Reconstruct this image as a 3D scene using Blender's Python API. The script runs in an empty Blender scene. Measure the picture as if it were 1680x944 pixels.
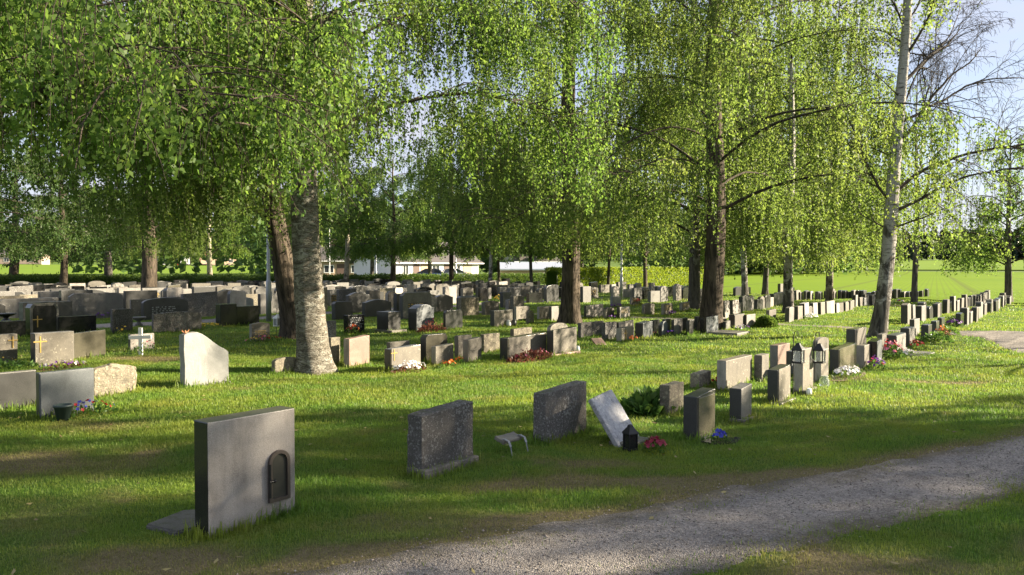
import bpy, bmesh, math, random
import numpy as np
from mathutils import Vector, Matrix, noise as mnoise

random.seed(7)
RNG = np.random.default_rng(11)
sc = bpy.context.scene
COL = sc.collection
PI = math.pi

# ------------------------------------------------------------------ camera geometry
F, CX, CY, HZ, EYE = 1270.0, 840.0, 472.0, 440.0, 1.65
PITCH = math.atan((CY - HZ) / F)
FWD = Vector((0, math.cos(PITCH), -math.sin(PITCH)))
UP = Vector((0, math.sin(PITCH), math.cos(PITCH)))


def smooth(a, b, t):
    t = np.clip((np.asarray(t, float) - a) / (b - a), 0, 1)
    return t * t * (3 - 2 * t)


def ground_z(x, y):
    x = np.asarray(x, float); y = np.asarray(y, float)
    d = np.hypot(x, y)
    near = 0.022 * np.sin(.9 * x + .4 * y + 1.) + .016 * np.sin(1.7 * y - 1.1 * x) + .012 * np.sin(2.9 * x + 2.1 * y)
    rise = np.maximum(0, d - 105) * .0115 * smooth(105, 190, d)
    # the lawn lies a little above the gravel beside the stones of the front row
    return near * (1 - smooth(50, 90, d)) + rise


def gz(x, y):
    return float(ground_z(x, y))


def ray(px, py):
    return FWD + Vector(((px - CX) / F, 0, 0)) - UP * ((py - CY) / F)


def G(px, py):
    """point of the ground seen at a pixel of the photograph (1680 wide)"""
    d = ray(px, py); lo = 0.0
    t = 2.0
    while t < 1500:
        p = d * t
        if EYE + p.z <= gz(p.x, p.y):
            break
        lo = t; t *= 1.04
    hi = t
    for _ in range(30):
        m = (lo + hi) / 2; p = d * m
        if EYE + p.z <= gz(p.x, p.y): hi = m
        else: lo = m
    p = d * hi
    return Vector((p.x, p.y, gz(p.x, p.y)))


def AT(px, py, D):
    """point at forward distance D on the ray of a pixel"""
    d = ray(px, py); d = d * (D / d.y)
    return Vector((d.x, d.y, EYE + d.z))


def GX(px, D):
    x = (px - CX) / F * D
    return Vector((x, D, gz(x, D)))


# ------------------------------------------------------------------ objects
def tag(o, label=None, cat=None, group=None, kind=None):
    if label: o['label'] = label
    if cat: o['category'] = cat
    if group: o['group'] = group
    if kind: o['kind'] = kind
    return o


def link(o, parent=None):
    COL.objects.link(o)
    if parent is not None: o.parent = parent
    return o


def empty(name, loc=(0, 0, 0), rz=0.0, rx=0.0, ry=0.0):
    o = bpy.data.objects.new(name, None)
    o.empty_display_size = .2
    o.location = loc; o.rotation_euler = (rx, ry, rz)
    return link(o)


def mesh_np(name, verts, quads=None, tris=None, mat=None, parent=None, attrs=None, smooth_sh=False, matidx=None, mats=None, ob=True):
    verts = np.ascontiguousarray(verts, np.float32)
    me = bpy.data.meshes.new(name)
    me.vertices.add(len(verts)); me.vertices.foreach_set('co', verts.ravel())
    ls, tot, n = [], [], 0
    loops = []
    if quads is not None and len(quads):
        q = np.asarray(quads, np.int32); loops.append(q.ravel()); ls.append(np.arange(len(q)) * 4); tot.append(np.full(len(q), 4)); n = q.size
    if tris is not None and len(tris):
        t = np.asarray(tris, np.int32); loops.append(t.ravel()); ls.append(n + np.arange(len(t)) * 3); tot.append(np.full(len(t), 3))
    loops = np.concatenate(loops).astype(np.int32); ls = np.concatenate(ls).astype(np.int32); tot = np.concatenate(tot).astype(np.int32)
    me.loops.add(len(loops)); me.loops.foreach_set('vertex_index', loops)
    me.polygons.add(len(ls)); me.polygons.foreach_set('loop_start', ls); me.polygons.foreach_set('loop_total', tot)
    if attrs:
        for k, a in attrs.items():
            at = me.attributes.new(k, 'FLOAT', 'POINT'); at.data.foreach_set('value', np.ascontiguousarray(a, np.float32))
    for m in (mats or ([mat] if mat else [])): me.materials.append(m)
    if matidx is not None: me.polygons.foreach_set('material_index', np.ascontiguousarray(matidx, np.int32))
    me.update(calc_edges=True)
    if smooth_sh: me.polygons.foreach_set('use_smooth', np.ones(len(ls), bool))
    if not ob: return me
    return link(bpy.data.objects.new(name, me), parent)


def from_bm(name, bm, mats, parent=None, smooth_sh=False):
    me = bpy.data.meshes.new(name)
    bmesh.ops.recalc_face_normals(bm, faces=bm.faces[:])
    bm.to_mesh(me); bm.free()
    for m in (mats if isinstance(mats, (list, tuple)) else [mats]): me.materials.append(m)
    if smooth_sh:
        for p in me.polygons: p.use_smooth = True
    return link(bpy.data.objects.new(name, me), parent)


def bm_box(bm, c, s, rot=None, bevel=0.0, seg=2):
    r = bmesh.ops.create_cube(bm, size=1.0)
    vs = r['verts']
    M = Matrix.Translation(Vector(c)) @ (rot.to_4x4() if rot is not None else Matrix.Identity(4)) @ Matrix.Diagonal((*s, 1))
    bmesh.ops.transform(bm, matrix=M, verts=vs)
    if bevel:
        es = list({e for v in vs for e in v.link_edges})
        bmesh.ops.bevel(bm, geom=es, offset=bevel, segments=seg, affect='EDGES', profile=.5)


def bm_tube(bm, pts, radii, sides=8, cap=True):
    rings = []
    pts = [Vector(p) for p in pts]
    for i, p in enumerate(pts):
        d = (pts[min(i + 1, len(pts) - 1)] - pts[max(i - 1, 0)]).normalized()
        a = d.orthogonal().normalized() if i == 0 else (a - d * a.dot(d)).normalized()
        b = d.cross(a)
        r = radii[i] if hasattr(radii, '__len__') else radii
        rings.append([bm.verts.new(p + (a * math.cos(2 * PI * k / sides) + b * math.sin(2 * PI * k / sides)) * r) for k in range(sides)])
    for i in range(len(rings) - 1):
        for k in range(sides):
            bm.faces.new((rings[i][k], rings[i][(k + 1) % sides], rings[i + 1][(k + 1) % sides], rings[i + 1][k]))
    if cap:
        bm.faces.new(rings[0][::-1]); bm.faces.new(rings[-1])


def bm_lathe(bm, prof, c=(0, 0, 0), sides=16):
    c = Vector(c); rings = []
    for r, z in prof:
        rings.append([bm.verts.new(c + Vector((max(r, 1e-4) * math.cos(2 * PI * k / sides), max(r, 1e-4) * math.sin(2 * PI * k / sides), z))) for k in range(sides)])
    for i in range(len(rings) - 1):
        for k in range(sides):
            bm.faces.new((rings[i][k], rings[i][(k + 1) % sides], rings[i + 1][(k + 1) % sides], rings[i + 1][k]))
    bm.faces.new(rings[0][::-1]); bm.faces.new(rings[-1])


def bm_prism(bm, prof, y0, y1):
    """polygon of (x, z) pushed from y0 to y1; returns the front face (y0)"""
    a = [bm.verts.new((x, y0, z)) for x, z in prof]; b = [bm.verts.new((x, y1, z)) for x, z in prof]
    n = len(prof)
    f = bm.faces.new(a); bm.faces.new(b[::-1])
    for i in range(n):
        bm.faces.new((a[i], b[i], b[(i + 1) % n], a[(i + 1) % n]))
    return f


def tubes_np(paths, sides=3):
    """many tubes -> verts, quads. paths: list of (pts Nx3, radii N)"""
    V, Q, off = [], [], 0
    ang = np.arange(sides) * 2 * PI / sides
    ca, sa = np.cos(ang), np.sin(ang)
    for pts, r in paths:
        pts = np.asarray(pts, float); n = len(pts)
        d = np.gradient(pts, axis=0); d /= np.linalg.norm(d, axis=1)[:, None] + 1e-9
        ref = np.array([0, 0, 1.]) if abs(d[0, 2]) < .9 else np.array([1., 0, 0])
        a = np.cross(d, ref); a /= np.linalg.norm(a, axis=1)[:, None] + 1e-9
        b = np.cross(d, a)
        ring = pts[:, None, :] + (a[:, None, :] * ca[None, :, None] + b[:, None, :] * sa[None, :, None]) * np.asarray(r)[:, None, None]
        V.append(ring.reshape(-1, 3))
        i = np.arange(n - 1)[:, None] * sides; k = np.arange(sides)[None, :]; k2 = (k + 1) % sides
        q = np.stack([i + k, i + k2, i + sides + k2, i + sides + k], -1).reshape(-1, 4) + off
        Q.append(q); off += n * sides
    return np.concatenate(V), np.concatenate(Q)


def leaf_quads(P, axis, side, L, W):
    """rhombic leaves: base, flank, tip, flank, slightly folded along the midrib"""
    n = len(P)
    nrm = np.cross(axis, side)
    L = np.broadcast_to(L, (n,))[:, None]; W = np.broadcast_to(W, (n,))[:, None]
    mid = P + axis * L * .42
    V = np.stack([P, mid + side * W * .5 + nrm * W * .12, P + axis * L, mid - side * W * .5 + nrm * W * .12], 1).reshape(-1, 3)
    Q = np.arange(n * 4).reshape(-1, 4)
    return V, Q


def unit(a):
    return a / (np.linalg.norm(a, axis=-1, keepdims=True) + 1e-9)


# ------------------------------------------------------------------ materials
class NT:
    def __init__(self, name):
        self.m = bpy.data.materials.new(name); self.m.use_nodes = True
        self.t = self.m.node_tree; self.t.nodes.clear()
        self.out = self.t.nodes.new('ShaderNodeOutputMaterial')

    def n(self, typ, props=None, **inp):
        nd = self.t.nodes.new(typ)
        for k, v in (props or {}).items(): setattr(nd, k, v)
        for k, v in inp.items():
            key = k.replace('_', ' ')
            s = nd.inputs[int(k[1:])] if (k[0] == 'i' and k[1:].isdigit()) else nd.inputs[key]
            if isinstance(v, bpy.types.NodeSocket): self.t.links.new(v, s)
            else: s.default_value = v
        return nd

    def math(self, op, a, b=0.0, clamp=False):
        return self.n('ShaderNodeMath', {'operation': op, 'use_clamp': clamp}, i0=a, i1=b).outputs[0]

    def mix(self, f, a, b, blend='MIX'):
        nd = self.n('ShaderNodeMix', {'data_type': 'RGBA', 'blend_type': blend, 'clamp_factor': True})
        for s, v in ((nd.inputs[0], f), (nd.inputs[6], a), (nd.inputs[7], b)):
            if isinstance(v, bpy.types.NodeSocket): self.t.links.new(v, s)
            else: s.default_value = v if not isinstance(v, tuple) else (*v, 1) if len(v) == 3 else v
        return nd.outputs[2]

    def noise(self, vec, scale, detail=3., rough=.55, dist=0.):
        return self.n('ShaderNodeTexNoise', None, Vector=vec, Scale=scale, Detail=detail, Roughness=rough, Distortion=dist).outputs[0]

    def ramp(self, f, lo, hi):
        return self.n('ShaderNodeMapRange', {'clamp': True}, Value=f, i1=lo, i2=hi, i3=0., i4=1.).outputs[0]

    def scale(self, vec, s):
        return self.n('ShaderNodeVectorMath', {'operation': 'MULTIPLY'}, i0=vec, i1=s).outputs[0]

    def pos(self):
        return self.n('ShaderNodeNewGeometry').outputs['Position']

    def obj(self):
        return self.n('ShaderNodeTexCoord').outputs['Object']

    def bump(self, h, strength, dist=.01):
        return self.n('ShaderNodeBump', None, Height=h, Strength=strength, Distance=dist).outputs[0]

    def finish(self, shader):
        self.t.links.new(shader, self.out.inputs[0]); return self.m


def c4(c): return (*c, 1.0)


def plain(name, col, rough=.6, metal=0., spec=.5, var=0., emit=None):
    k = NT(name)
    base = c4(col)
    if var:
        n = k.noise(k.pos(), 9., 4.)
        base = k.mix(n, tuple(x * (1 - var) for x in col), tuple(min(1, x * (1 + var)) for x in col))
    b = k.n('ShaderNodeBsdfPrincipled', None, Base_Color=base, Roughness=rough, Metallic=metal)
    b.inputs['Specular IOR Level'].default_value = spec
    return k.finish(b.outputs[0])


def stone_mat(name, c1, c2, rough=.7, speck=160., lichen=.0, lcol=(.42, .42, .36), lscale=26., moss=.35, stain=.35, bump=.35, vary=.25):
    k = NT(name)
    p = k.pos()
    f1 = k.noise(p, speck, 2., .6)
    col = k.mix(k.ramp(f1, .38, .62), c1, c2)
    # stains running down and broad weathering
    st = k.noise(k.scale(p, (9., 9., 1.3)), 1., 4., .6)
    big = k.noise(p, 4.5, 4., .6)
    dirt = k.math('MULTIPLY', k.ramp(st, .42, .7), stain)
    col = k.mix(dirt, col, tuple(x * .35 for x in c1))
    col = k.mix(k.math('MULTIPLY', k.ramp(big, .35, .7), .45), col, tuple(min(1, x * 1.35) for x in c2))
    h = f1
    if lichen > 0:
        v = k.noise(p, lscale, 5., .62, .4)
        v2 = k.noise(p, 3.2, 2.)
        lm = k.ramp(k.math('ADD', v, k.math('MULTIPLY', v2, .25)), .80 - lichen * .35, .86 - lichen * .35)
        col = k.mix(k.math('MULTIPLY', lm, .85), col, lcol)
        d = k.noise(p, lscale * .7, 4., .6)
        col = k.mix(k.math('MULTIPLY', k.ramp(d, .56, .62), min(.8, lichen)), col, (.035, .035, .033))
        h = k.math('ADD', f1, lm)
    # moss that grows on the flat tops
    nz = k.n('ShaderNodeSeparateXYZ', None, i0=k.n('ShaderNodeNewGeometry').outputs['Normal']).outputs[2]
    mm = k.math('MULTIPLY', k.ramp(nz, .6, .9), k.ramp(k.noise(p, 14., 5., .65), .62 - moss * .35, .70 - moss * .25))
    col = k.mix(k.math('MULTIPLY', mm, .8), col, (.06, .07, .03))
    rnd = k.n('ShaderNodeObjectInfo').outputs['Random']
    val = k.n('ShaderNodeMapRange', None, Value=rnd, i1=0., i2=1., i3=1 - vary, i4=1 + vary).outputs[0]
    col = k.n('ShaderNodeHueSaturation', None, Color=col, Value=val).outputs[0]
    b = k.n('ShaderNodeBsdfPrincipled', None, Base_Color=col, Roughness=rough, Normal=k.bump(h, bump, .004))
    return k.finish(b.outputs[0])


def leaf_mat(name, dark, light, yellow, trans=.5, rough=.42, rndw=1.0, clump=.8):
    k = NT(name)
    geo = k.n('ShaderNodeNewGeometry')
    r = geo.outputs['Random Per Island']
    cl = k.noise(geo.outputs['Position'], clump, 2.)
    col = k.mix(r, dark, light)
    col = k.mix(k.math('MULTIPLY', k.ramp(cl, .45, .7), .55), col, yellow)
    tcol = k.n('ShaderNodeHueSaturation', None, Hue=.487, Saturation=1.05, Value=2.2, Color=col).outputs[0]
    d = k.n('ShaderNodeBsdfPrincipled', None, Base_Color=col, Roughness=rough)
    d.inputs['Specular IOR Level'].default_value = .22
    t = k.n('ShaderNodeBsdfTranslucent', None, Color=tcol)
    s = k.n('ShaderNodeMixShader', None, Fac=trans, i1=d.outputs[0], i2=t.outputs[0])
    return k.finish(s.outputs[0])


M = {}
M['granite_grey'] = stone_mat('granite_grey', (.07, .066, .062), (.16, .152, .14), .55, 170, lichen=.1)
M['granite_warm'] = stone_mat('granite_warm', (.064, .056, .044), (.125, .110, .087), .6, 150, lichen=.18, lcol=(.3, .28, .22))
M['granite_dark'] = stone_mat('granite_dark', (.022, .022, .022), (.052, .052, .05), .3, 200, moss=.2, stain=.2)
M['granite_black'] = stone_mat('granite_black', (.010, .010, .011), (.022, .022, .022), .16, 220, moss=.1, stain=.1, bump=.05)
M['granite_brown'] = stone_mat('granite_brown', (.18, .162, .146), (.31, .283, .257), .5, 190, moss=1.25, stain=.6)
M['granite_pink'] = stone_mat('granite_pink', (.13, .075, .055), (.25, .165, .13), .6, 120)
M['granite_blue'] = stone_mat('granite_blue', (.062, .070, .076), (.115, .126, .134), .45, 150, moss=.2)
M['granite_olive'] = stone_mat('granite_olive', (.068, .062, .044), (.125, .114, .082), .25, 130, lichen=.08, lcol=(.16, .15, .08))
M['lichen_dark'] = stone_mat('lichen_dark', (.045, .042, .04), (.12, .11, .10), .85, 110, lichen=.40, lcol=(.27, .265, .25), lscale=46, bump=1.)
M['lichen_warm'] = stone_mat('lichen_warm', (.10, .085, .062), (.20, .174, .13), .85, 60, lichen=.35, lcol=(.33, .30, .21), lscale=22, bump=1.)
M['concrete'] = stone_mat('concrete', (.085, .078, .066), (.15, .138, .116), .9, 80, lichen=.2, lcol=(.3, .29, .25), bump=.7)
M['white_stone'] = stone_mat('white_stone', (.185, .185, .18), (.25, .25, .243), .8, 110, moss=.15, stain=.2, bump=.6, vary=.04)
M['slate_silver'] = stone_mat('slate_silver', (.17, .17, .18), (.30, .30, .31), .3, 40, lichen=.3, lcol=(.42, .42, .41), lscale=30)
STONES = {k: v for k, v in M.items()}
M['gold'] = plain('gilding', (.42, .29, .09), .4, .6)
M['white_paint'] = plain('white_paint', (.8, .8, .78), .5)
M['black_iron'] = plain('black_iron', (.018, .018, .018), .45, .3)
M['bronze'] = plain('aged_bronze', (.13, .11, .10), .42, .75, var=.2)
M['dark_recess'] = plain('recess', (.03, .03, .022), .5)
M['galv'] = plain('galvanised_steel', (.33, .34, .35), .45, .6, var=.15)
M['grey_metal'] = plain('pale_grey_metal', (.26, .27, .28), .5, .2, var=.15)
M['teal_plastic'] = plain('teal_plastic', (.02, .16, .12), .4)
M['terracotta'] = plain('terracotta', (.35, .14, .07), .8, var=.2)
M['dark_pot'] = plain('dark_pot', (.03, .05, .05), .5)
M['soil'] = plain('soil', (.10, .065, .04), .95, var=.4)
M['old_wood'] = plain('grey_weathered_wood', (.17, .16, .13), .9, var=.45)


def glass_mat(name, col=(.9, .95, .93), rough=.05):
    k = NT(name)
    b = k.n('ShaderNodeBsdfPrincipled', None, Base_Color=c4(col), Roughness=rough, IOR=1.45)
    b.inputs['Transmission Weight'].default_value = .85
    return k.finish(b.outputs[0])


M['glass'] = glass_mat('clear_glass')
M['window'] = plain('window_pane', (.03, .035, .04), .06, 0., .8)

M['leaf_birch'] = leaf_mat('birch_leaves', (.047, .098, .020), (.094, .158, .033), (.138, .182, .038), .55, .5)
M['leaf_pale'] = leaf_mat('pale_birch_leaves', (.066, .114, .025), (.108, .163, .037), (.142, .174, .042), .54, .5)
M['leaf_dark'] = leaf_mat('dark_leaves', (.038, .078, .022), (.07, .125, .034), (.10, .14, .04), .45)
M['leaf_hedge'] = leaf_mat('hedge_leaves', (.045, .09, .02), (.09, .15, .03), (.12, .16, .03), .35, clump=2.5)
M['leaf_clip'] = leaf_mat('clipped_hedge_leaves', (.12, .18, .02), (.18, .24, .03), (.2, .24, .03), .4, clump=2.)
M['leaf_plant'] = leaf_mat('plant_leaves', (.035, .085, .02), (.07, .14, .03), (.1, .15, .03), .35, clump=6.)
M['leaf_red'] = leaf_mat('bronze_leaves', (.07, .03, .025), (.15, .06, .04), (.12, .08, .03), .3, clump=6.)
M['leaf_conifer'] = leaf_mat('forest_needles', (.018, .038, .020), (.03, .06, .03), (.04, .06, .03), .2, clump=.05)


def bark_mat(name, pale, mid, dark, base_h=1.5, whiteness=.5, furrow=1.0):
    k = NT(name)
    p = k.obj()
    z = k.n('ShaderNodeSeparateXYZ', None, i0=p).outputs[2]
    fur = k.noise(k.scale(p, (13., 13., 2.2)), 1., 5., .65, .6)          # long furrows
    lent = k.noise(k.scale(p, (5., 5., 42.)), 1., 3., .6)                # cross bands
    blot = k.noise(k.scale(p, (3.5, 3.5, 2.6)), 1., 4., .65, .8)
    fine = k.noise(p, 70., 3., .6)
    col = k.mix(k.ramp(fur, .36, .62), dark, mid)
    # pale papery bark, mostly above the rough butt
    hgt = k.ramp(z, base_h * .3, base_h * 2.2)
    wm = k.ramp(k.math('ADD', blot, k.math('MULTIPLY', hgt, .30)), .74 - whiteness * .34, .80 - whiteness * .30)
    col = k.mix(wm, col, pale)
    col = k.mix(k.math('MULTIPLY', k.ramp(lent, .56, .66), k.math('MULTIPLY', wm, .85)), col, tuple(x * .8 for x in dark))
    col = k.mix(k.math('MULTIPLY', k.ramp(fine, .5, .75), .35), col, tuple(x * .5 for x in mid))
    h = k.math('ADD', k.math('MULTIPLY', fur, furrow), k.math('MULTIPLY', fine, .3))
    b = k.n('ShaderNodeBsdfPrincipled', None, Base_Color=col, Roughness=.9, Normal=k.bump(h, .9, .03))
    b.inputs['Specular IOR Level'].default_value = .2
    return k.finish(b.outputs[0])


M['bark_pale'] = bark_mat('bark_pale_birch', (.36, .32, .25), (.17, .14, .105), (.05, .04, .03), 1.2, .52)


def bark_scaly(name):
    # old birch: small papery scales, horizontally stretched, over dark cracks
    k = NT(name); p = k.obj()
    sc1 = k.noise(k.scale(p, (26., 26., 62.)), 1., 4., .62, .5)
    sc2 = k.noise(k.scale(p, (9., 9., 20.)), 1., 4., .6, .8)
    blot = k.noise(k.scale(p, (3.2, 3.2, 2.0)), 1., 4., .6, .6)
    band = k.noise(k.scale(p, (1.5, 1.5, 9.)), 1., 3., .6)
    fine = k.noise(p, 130., 2.)
    col = k.mix(k.ramp(sc1, .38, .60), (.060, .053, .043), (.25, .228, .185))
    col = k.mix(k.math('MULTIPLY', k.ramp(sc2, .48, .58), k.ramp(blot, .36, .58)), col, (.42, .40, .345))
    col = k.mix(k.math('MULTIPLY', k.ramp(band, .55, .64), .7), col, (.075, .06, .045))
    col = k.mix(k.math('MULTIPLY', k.ramp(blot, .60, .70), .55), col, (.085, .075, .05))
    col = k.mix(k.math('MULTIPLY', fine, .35), col, (.06, .05, .04))
    h = k.math('ADD', k.math('ADD', sc1, k.math('MULTIPLY', sc2, .9)), k.math('MULTIPLY', fine, .25))
    b = k.n('ShaderNodeBsdfPrincipled', None, Base_Color=col, Roughness=.9, Normal=k.bump(h, 1., .035))
    b.inputs['Specular IOR Level'].default_value = .2
    return k.finish(b.outputs[0])


M['bark_scaly'] = bark_scaly('bark_scaly_birch')
M['bark_white'] = bark_mat('bark_white_birch', (.38, .36, .335), (.15, .135, .118), (.025, .022, .02), 1.6, .53)
M['bark_dark'] = bark_mat('bark_furrowed', (.20, .165, .12), (.115, .09, .066), (.022, .018, .014), 6., .05, 1.8)
M['bark_grey'] = bark_mat('bark_grey', (.26, .25, .22), (.14, .125, .105), (.05, .045, .04), 3., .3)
M['branch'] = bark_mat('branch_bark', (.12, .10, .08), (.085, .068, .052), (.025, .02, .016), 50., .0)
M['branch_bare'] = bark_mat('bare_branch_bark', (.14, .12, .10), (.10, .083, .068), (.03, .025, .02), 50., .1)
# re-define the far rise: flat to the hedge and the houses, then slowly climbing fields
def ground_z(x, y):
    x = np.asarray(x, float); y = np.asarray(y, float)
    d = np.hypot(x, y)
    near = 0.022 * np.sin(.9 * x + .4 * y + 1.) + .016 * np.sin(1.7 * y - 1.1 * x) + .012 * np.sin(2.9 * x + 2.1 * y)
    rise = np.maximum(0, d - 190) * .0155 * smooth(190, 300, d)
    return near * (1 - smooth(50, 90, d)) + rise


A52 = math.radians(52)
U = Vector((math.cos(A52), math.sin(A52), 0))       # along the grave rows
V = Vector((-math.sin(A52), math.cos(A52), 0))      # behind a stone

# ------------------------------------------------------------------ sky and sun
SUN_EL, SUN_AZ = math.radians(21.5), math.radians(82)      # azimuth from +Y towards +X
SUN_DIR = Vector((math.sin(SUN_AZ) * math.cos(SUN_EL), math.cos(SUN_AZ) * math.cos(SUN_EL), math.sin(SUN_EL)))
w = bpy.data.worlds.new('World'); sc.world = w; w.use_nodes = True
t = w.node_tree; t.nodes.clear()
o = t.nodes.new('ShaderNodeOutputWorld'); bg = t.nodes.new('ShaderNodeBackground')
sky = t.nodes.new('ShaderNodeTexSky'); sky.sky_type = 'NISHITA'; sky.sun_disc = False
sky.sun_elevation = SUN_EL; sky.sun_rotation = SUN_AZ; sky.air_density = 1.0; sky.dust_density = .6
tc = t.nodes.new('ShaderNodeTexCoord')
mp = t.nodes.new('ShaderNodeMapping'); mp.inputs['Scale'].default_value = (2.2, 2.2, 6.5)
cn = t.nodes.new('ShaderNodeTexNoise'); cn.inputs['Scale'].default_value = 1.3; cn.inputs['Detail'].default_value = 7; cn.inputs['Roughness'].default_value = .58
cr = t.nodes.new('ShaderNodeMapRange'); cr.inputs[1].default_value = .40; cr.inputs[2].default_value = .66
cm = t.nodes.new('ShaderNodeMix'); cm.data_type = 'RGBA'
t.links.new(tc.outputs['Generated'], mp.inputs[0]); t.links.new(mp.outputs[0], cn.inputs['Vector']); t.links.new(cn.outputs[0], cr.inputs[0])
mul = t.nodes.new('ShaderNodeMath'); mul.operation = 'MULTIPLY'; mul.inputs[1].default_value = .14; mul.operation = 'MULTIPLY_ADD'; mul.inputs[2].default_value = .86
t.links.new(cr.outputs[0], mul.inputs[0]); t.links.new(mul.outputs[0], cm.inputs[0])
cc = t.nodes.new('ShaderNodeMix'); cc.data_type = 'RGBA'; cc.inputs[6].default_value = (.72, .79, 1.05, 1); cc.inputs[7].default_value = (1.3, 1.3, 1.48, 1)
t.links.new(cr.outputs[0], cc.inputs[0]); t.links.new(cc.outputs[2], cm.inputs[7])
t.links.new(sky.outputs[0], cm.inputs[6])
t.links.new(cm.outputs[2], bg.inputs[0]); bg.inputs[1].default_value = .145
t.links.new(bg.outputs[0], o.inputs[0])

sd = bpy.data.lights.new('sun', 'SUN'); sd.energy = 5.0; sd.angle = math.radians(.55); sd.color = (1.0, .86, .64)
so = bpy.data.objects.new('sun', sd); so.rotation_mode = 'QUATERNION'
so.rotation_quaternion = (-SUN_DIR).to_track_quat('-Z', 'Y'); so.location = SUN_DIR * 60
link(so)

cd = bpy.data.cameras.new('camera'); cam = bpy.data.objects.new('camera', cd); link(cam)
cd.sensor_width = 36; cd.lens = F / 1680 * 36; cd.clip_start = .05; cd.clip_end = 5000
cam.location = (0, 0, EYE); cam.rotation_euler = (PI / 2 - PITCH, 0, 0)
sc.camera = cam

sc.view_settings.view_transform = 'Standard'; sc.view_settings.look = 'None'; sc.view_settings.gamma = 1
sc.view_settings.exposure = 2.18
sc.render.engine = 'CYCLES'
sc.cycles.use_denoising = True
sc.cycles.max_bounces = 6; sc.cycles.diffuse_bounces = 4; sc.cycles.transmission_bounces = 5; sc.cycles.glossy_bounces = 2
sc.cycles.sample_clamp_indirect = 6.0

# ------------------------------------------------------------------ the paths
def poly_px(pts):
    return np.array([[*G(a, b).xy] for a, b in pts])


def resample(P, n):
    d = np.r_[0, np.cumsum(np.hypot(*np.diff(P, axis=0).T))]
    s = np.linspace(0, d[-1], n)
    return np.stack([np.interp(s, d, P[:, 0]), np.interp(s, d, P[:, 1])], 1)


def inside(xy, poly):
    x, y = xy[:, 0], xy[:, 1]
    r = np.zeros(len(x), bool)
    j = len(poly) - 1
    for i in range(len(poly)):
        xi, yi = poly[i]; xj, yj = poly[j]
        c = ((yi > y) != (yj > y)) & (x < (xj - xi) * (y - yi) / (yj - yi + 1e-12) + xi)
        r ^= c; j = i
    return r


def wig(x, y, s, a):
    return a * (np.sin(s * x + 1.3 * s * y) + np.sin(1.7 * s * y - .6 * s * x + 2) + .7 * np.sin(2.9 * s * x + .8 * s * y + 4) + .6 * np.sin(4.3 * s * y - 3.1 * s * x)) / 2.2


def strip(name, Aedge, Bedge, n, m, mat, lift, ragged=.05):
    a, b = resample(Aedge, n), resample(Bedge, n)
    for e, sg in ((a, 1), (b, -1)):
        dirn = unit(b - a) * sg
        e -= dirn * (wig(e[:, 0], e[:, 1], 5., ragged) + RNG.normal(0, ragged * .25, n))[:, None]
    s = np.linspace(0, 1, m)[None, :, None]
    P = a[:, None] * (1 - s) + b[:, None] * s
    z = ground_z(P[..., 0], P[..., 1]) + lift
    z[:, 0] -= lift * 1.3; z[:, -1] -= lift * 1.3
    V_ = np.concatenate([P, z[..., None]], -1).reshape(-1, 3)
    i = np.arange(n - 1)[:, None] * m; k = np.arange(m - 1)[None, :]
    q = np.stack([i + k, i + k + 1, i + m + k + 1, i + m + k], -1).reshape(-1, 4)
    wdt = np.hypot(*(b - a).T)[:, None]; ss = np.linspace(0, 1, m)[None, :]
    o = mesh_np(name, V_, q, mat=mat, smooth_sh=True, attrs={'edge': (np.minimum(ss, 1 - ss) * wdt).ravel()})
    return tag(o, kind='structure'), np.concatenate([a, b[::-1]])


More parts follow.
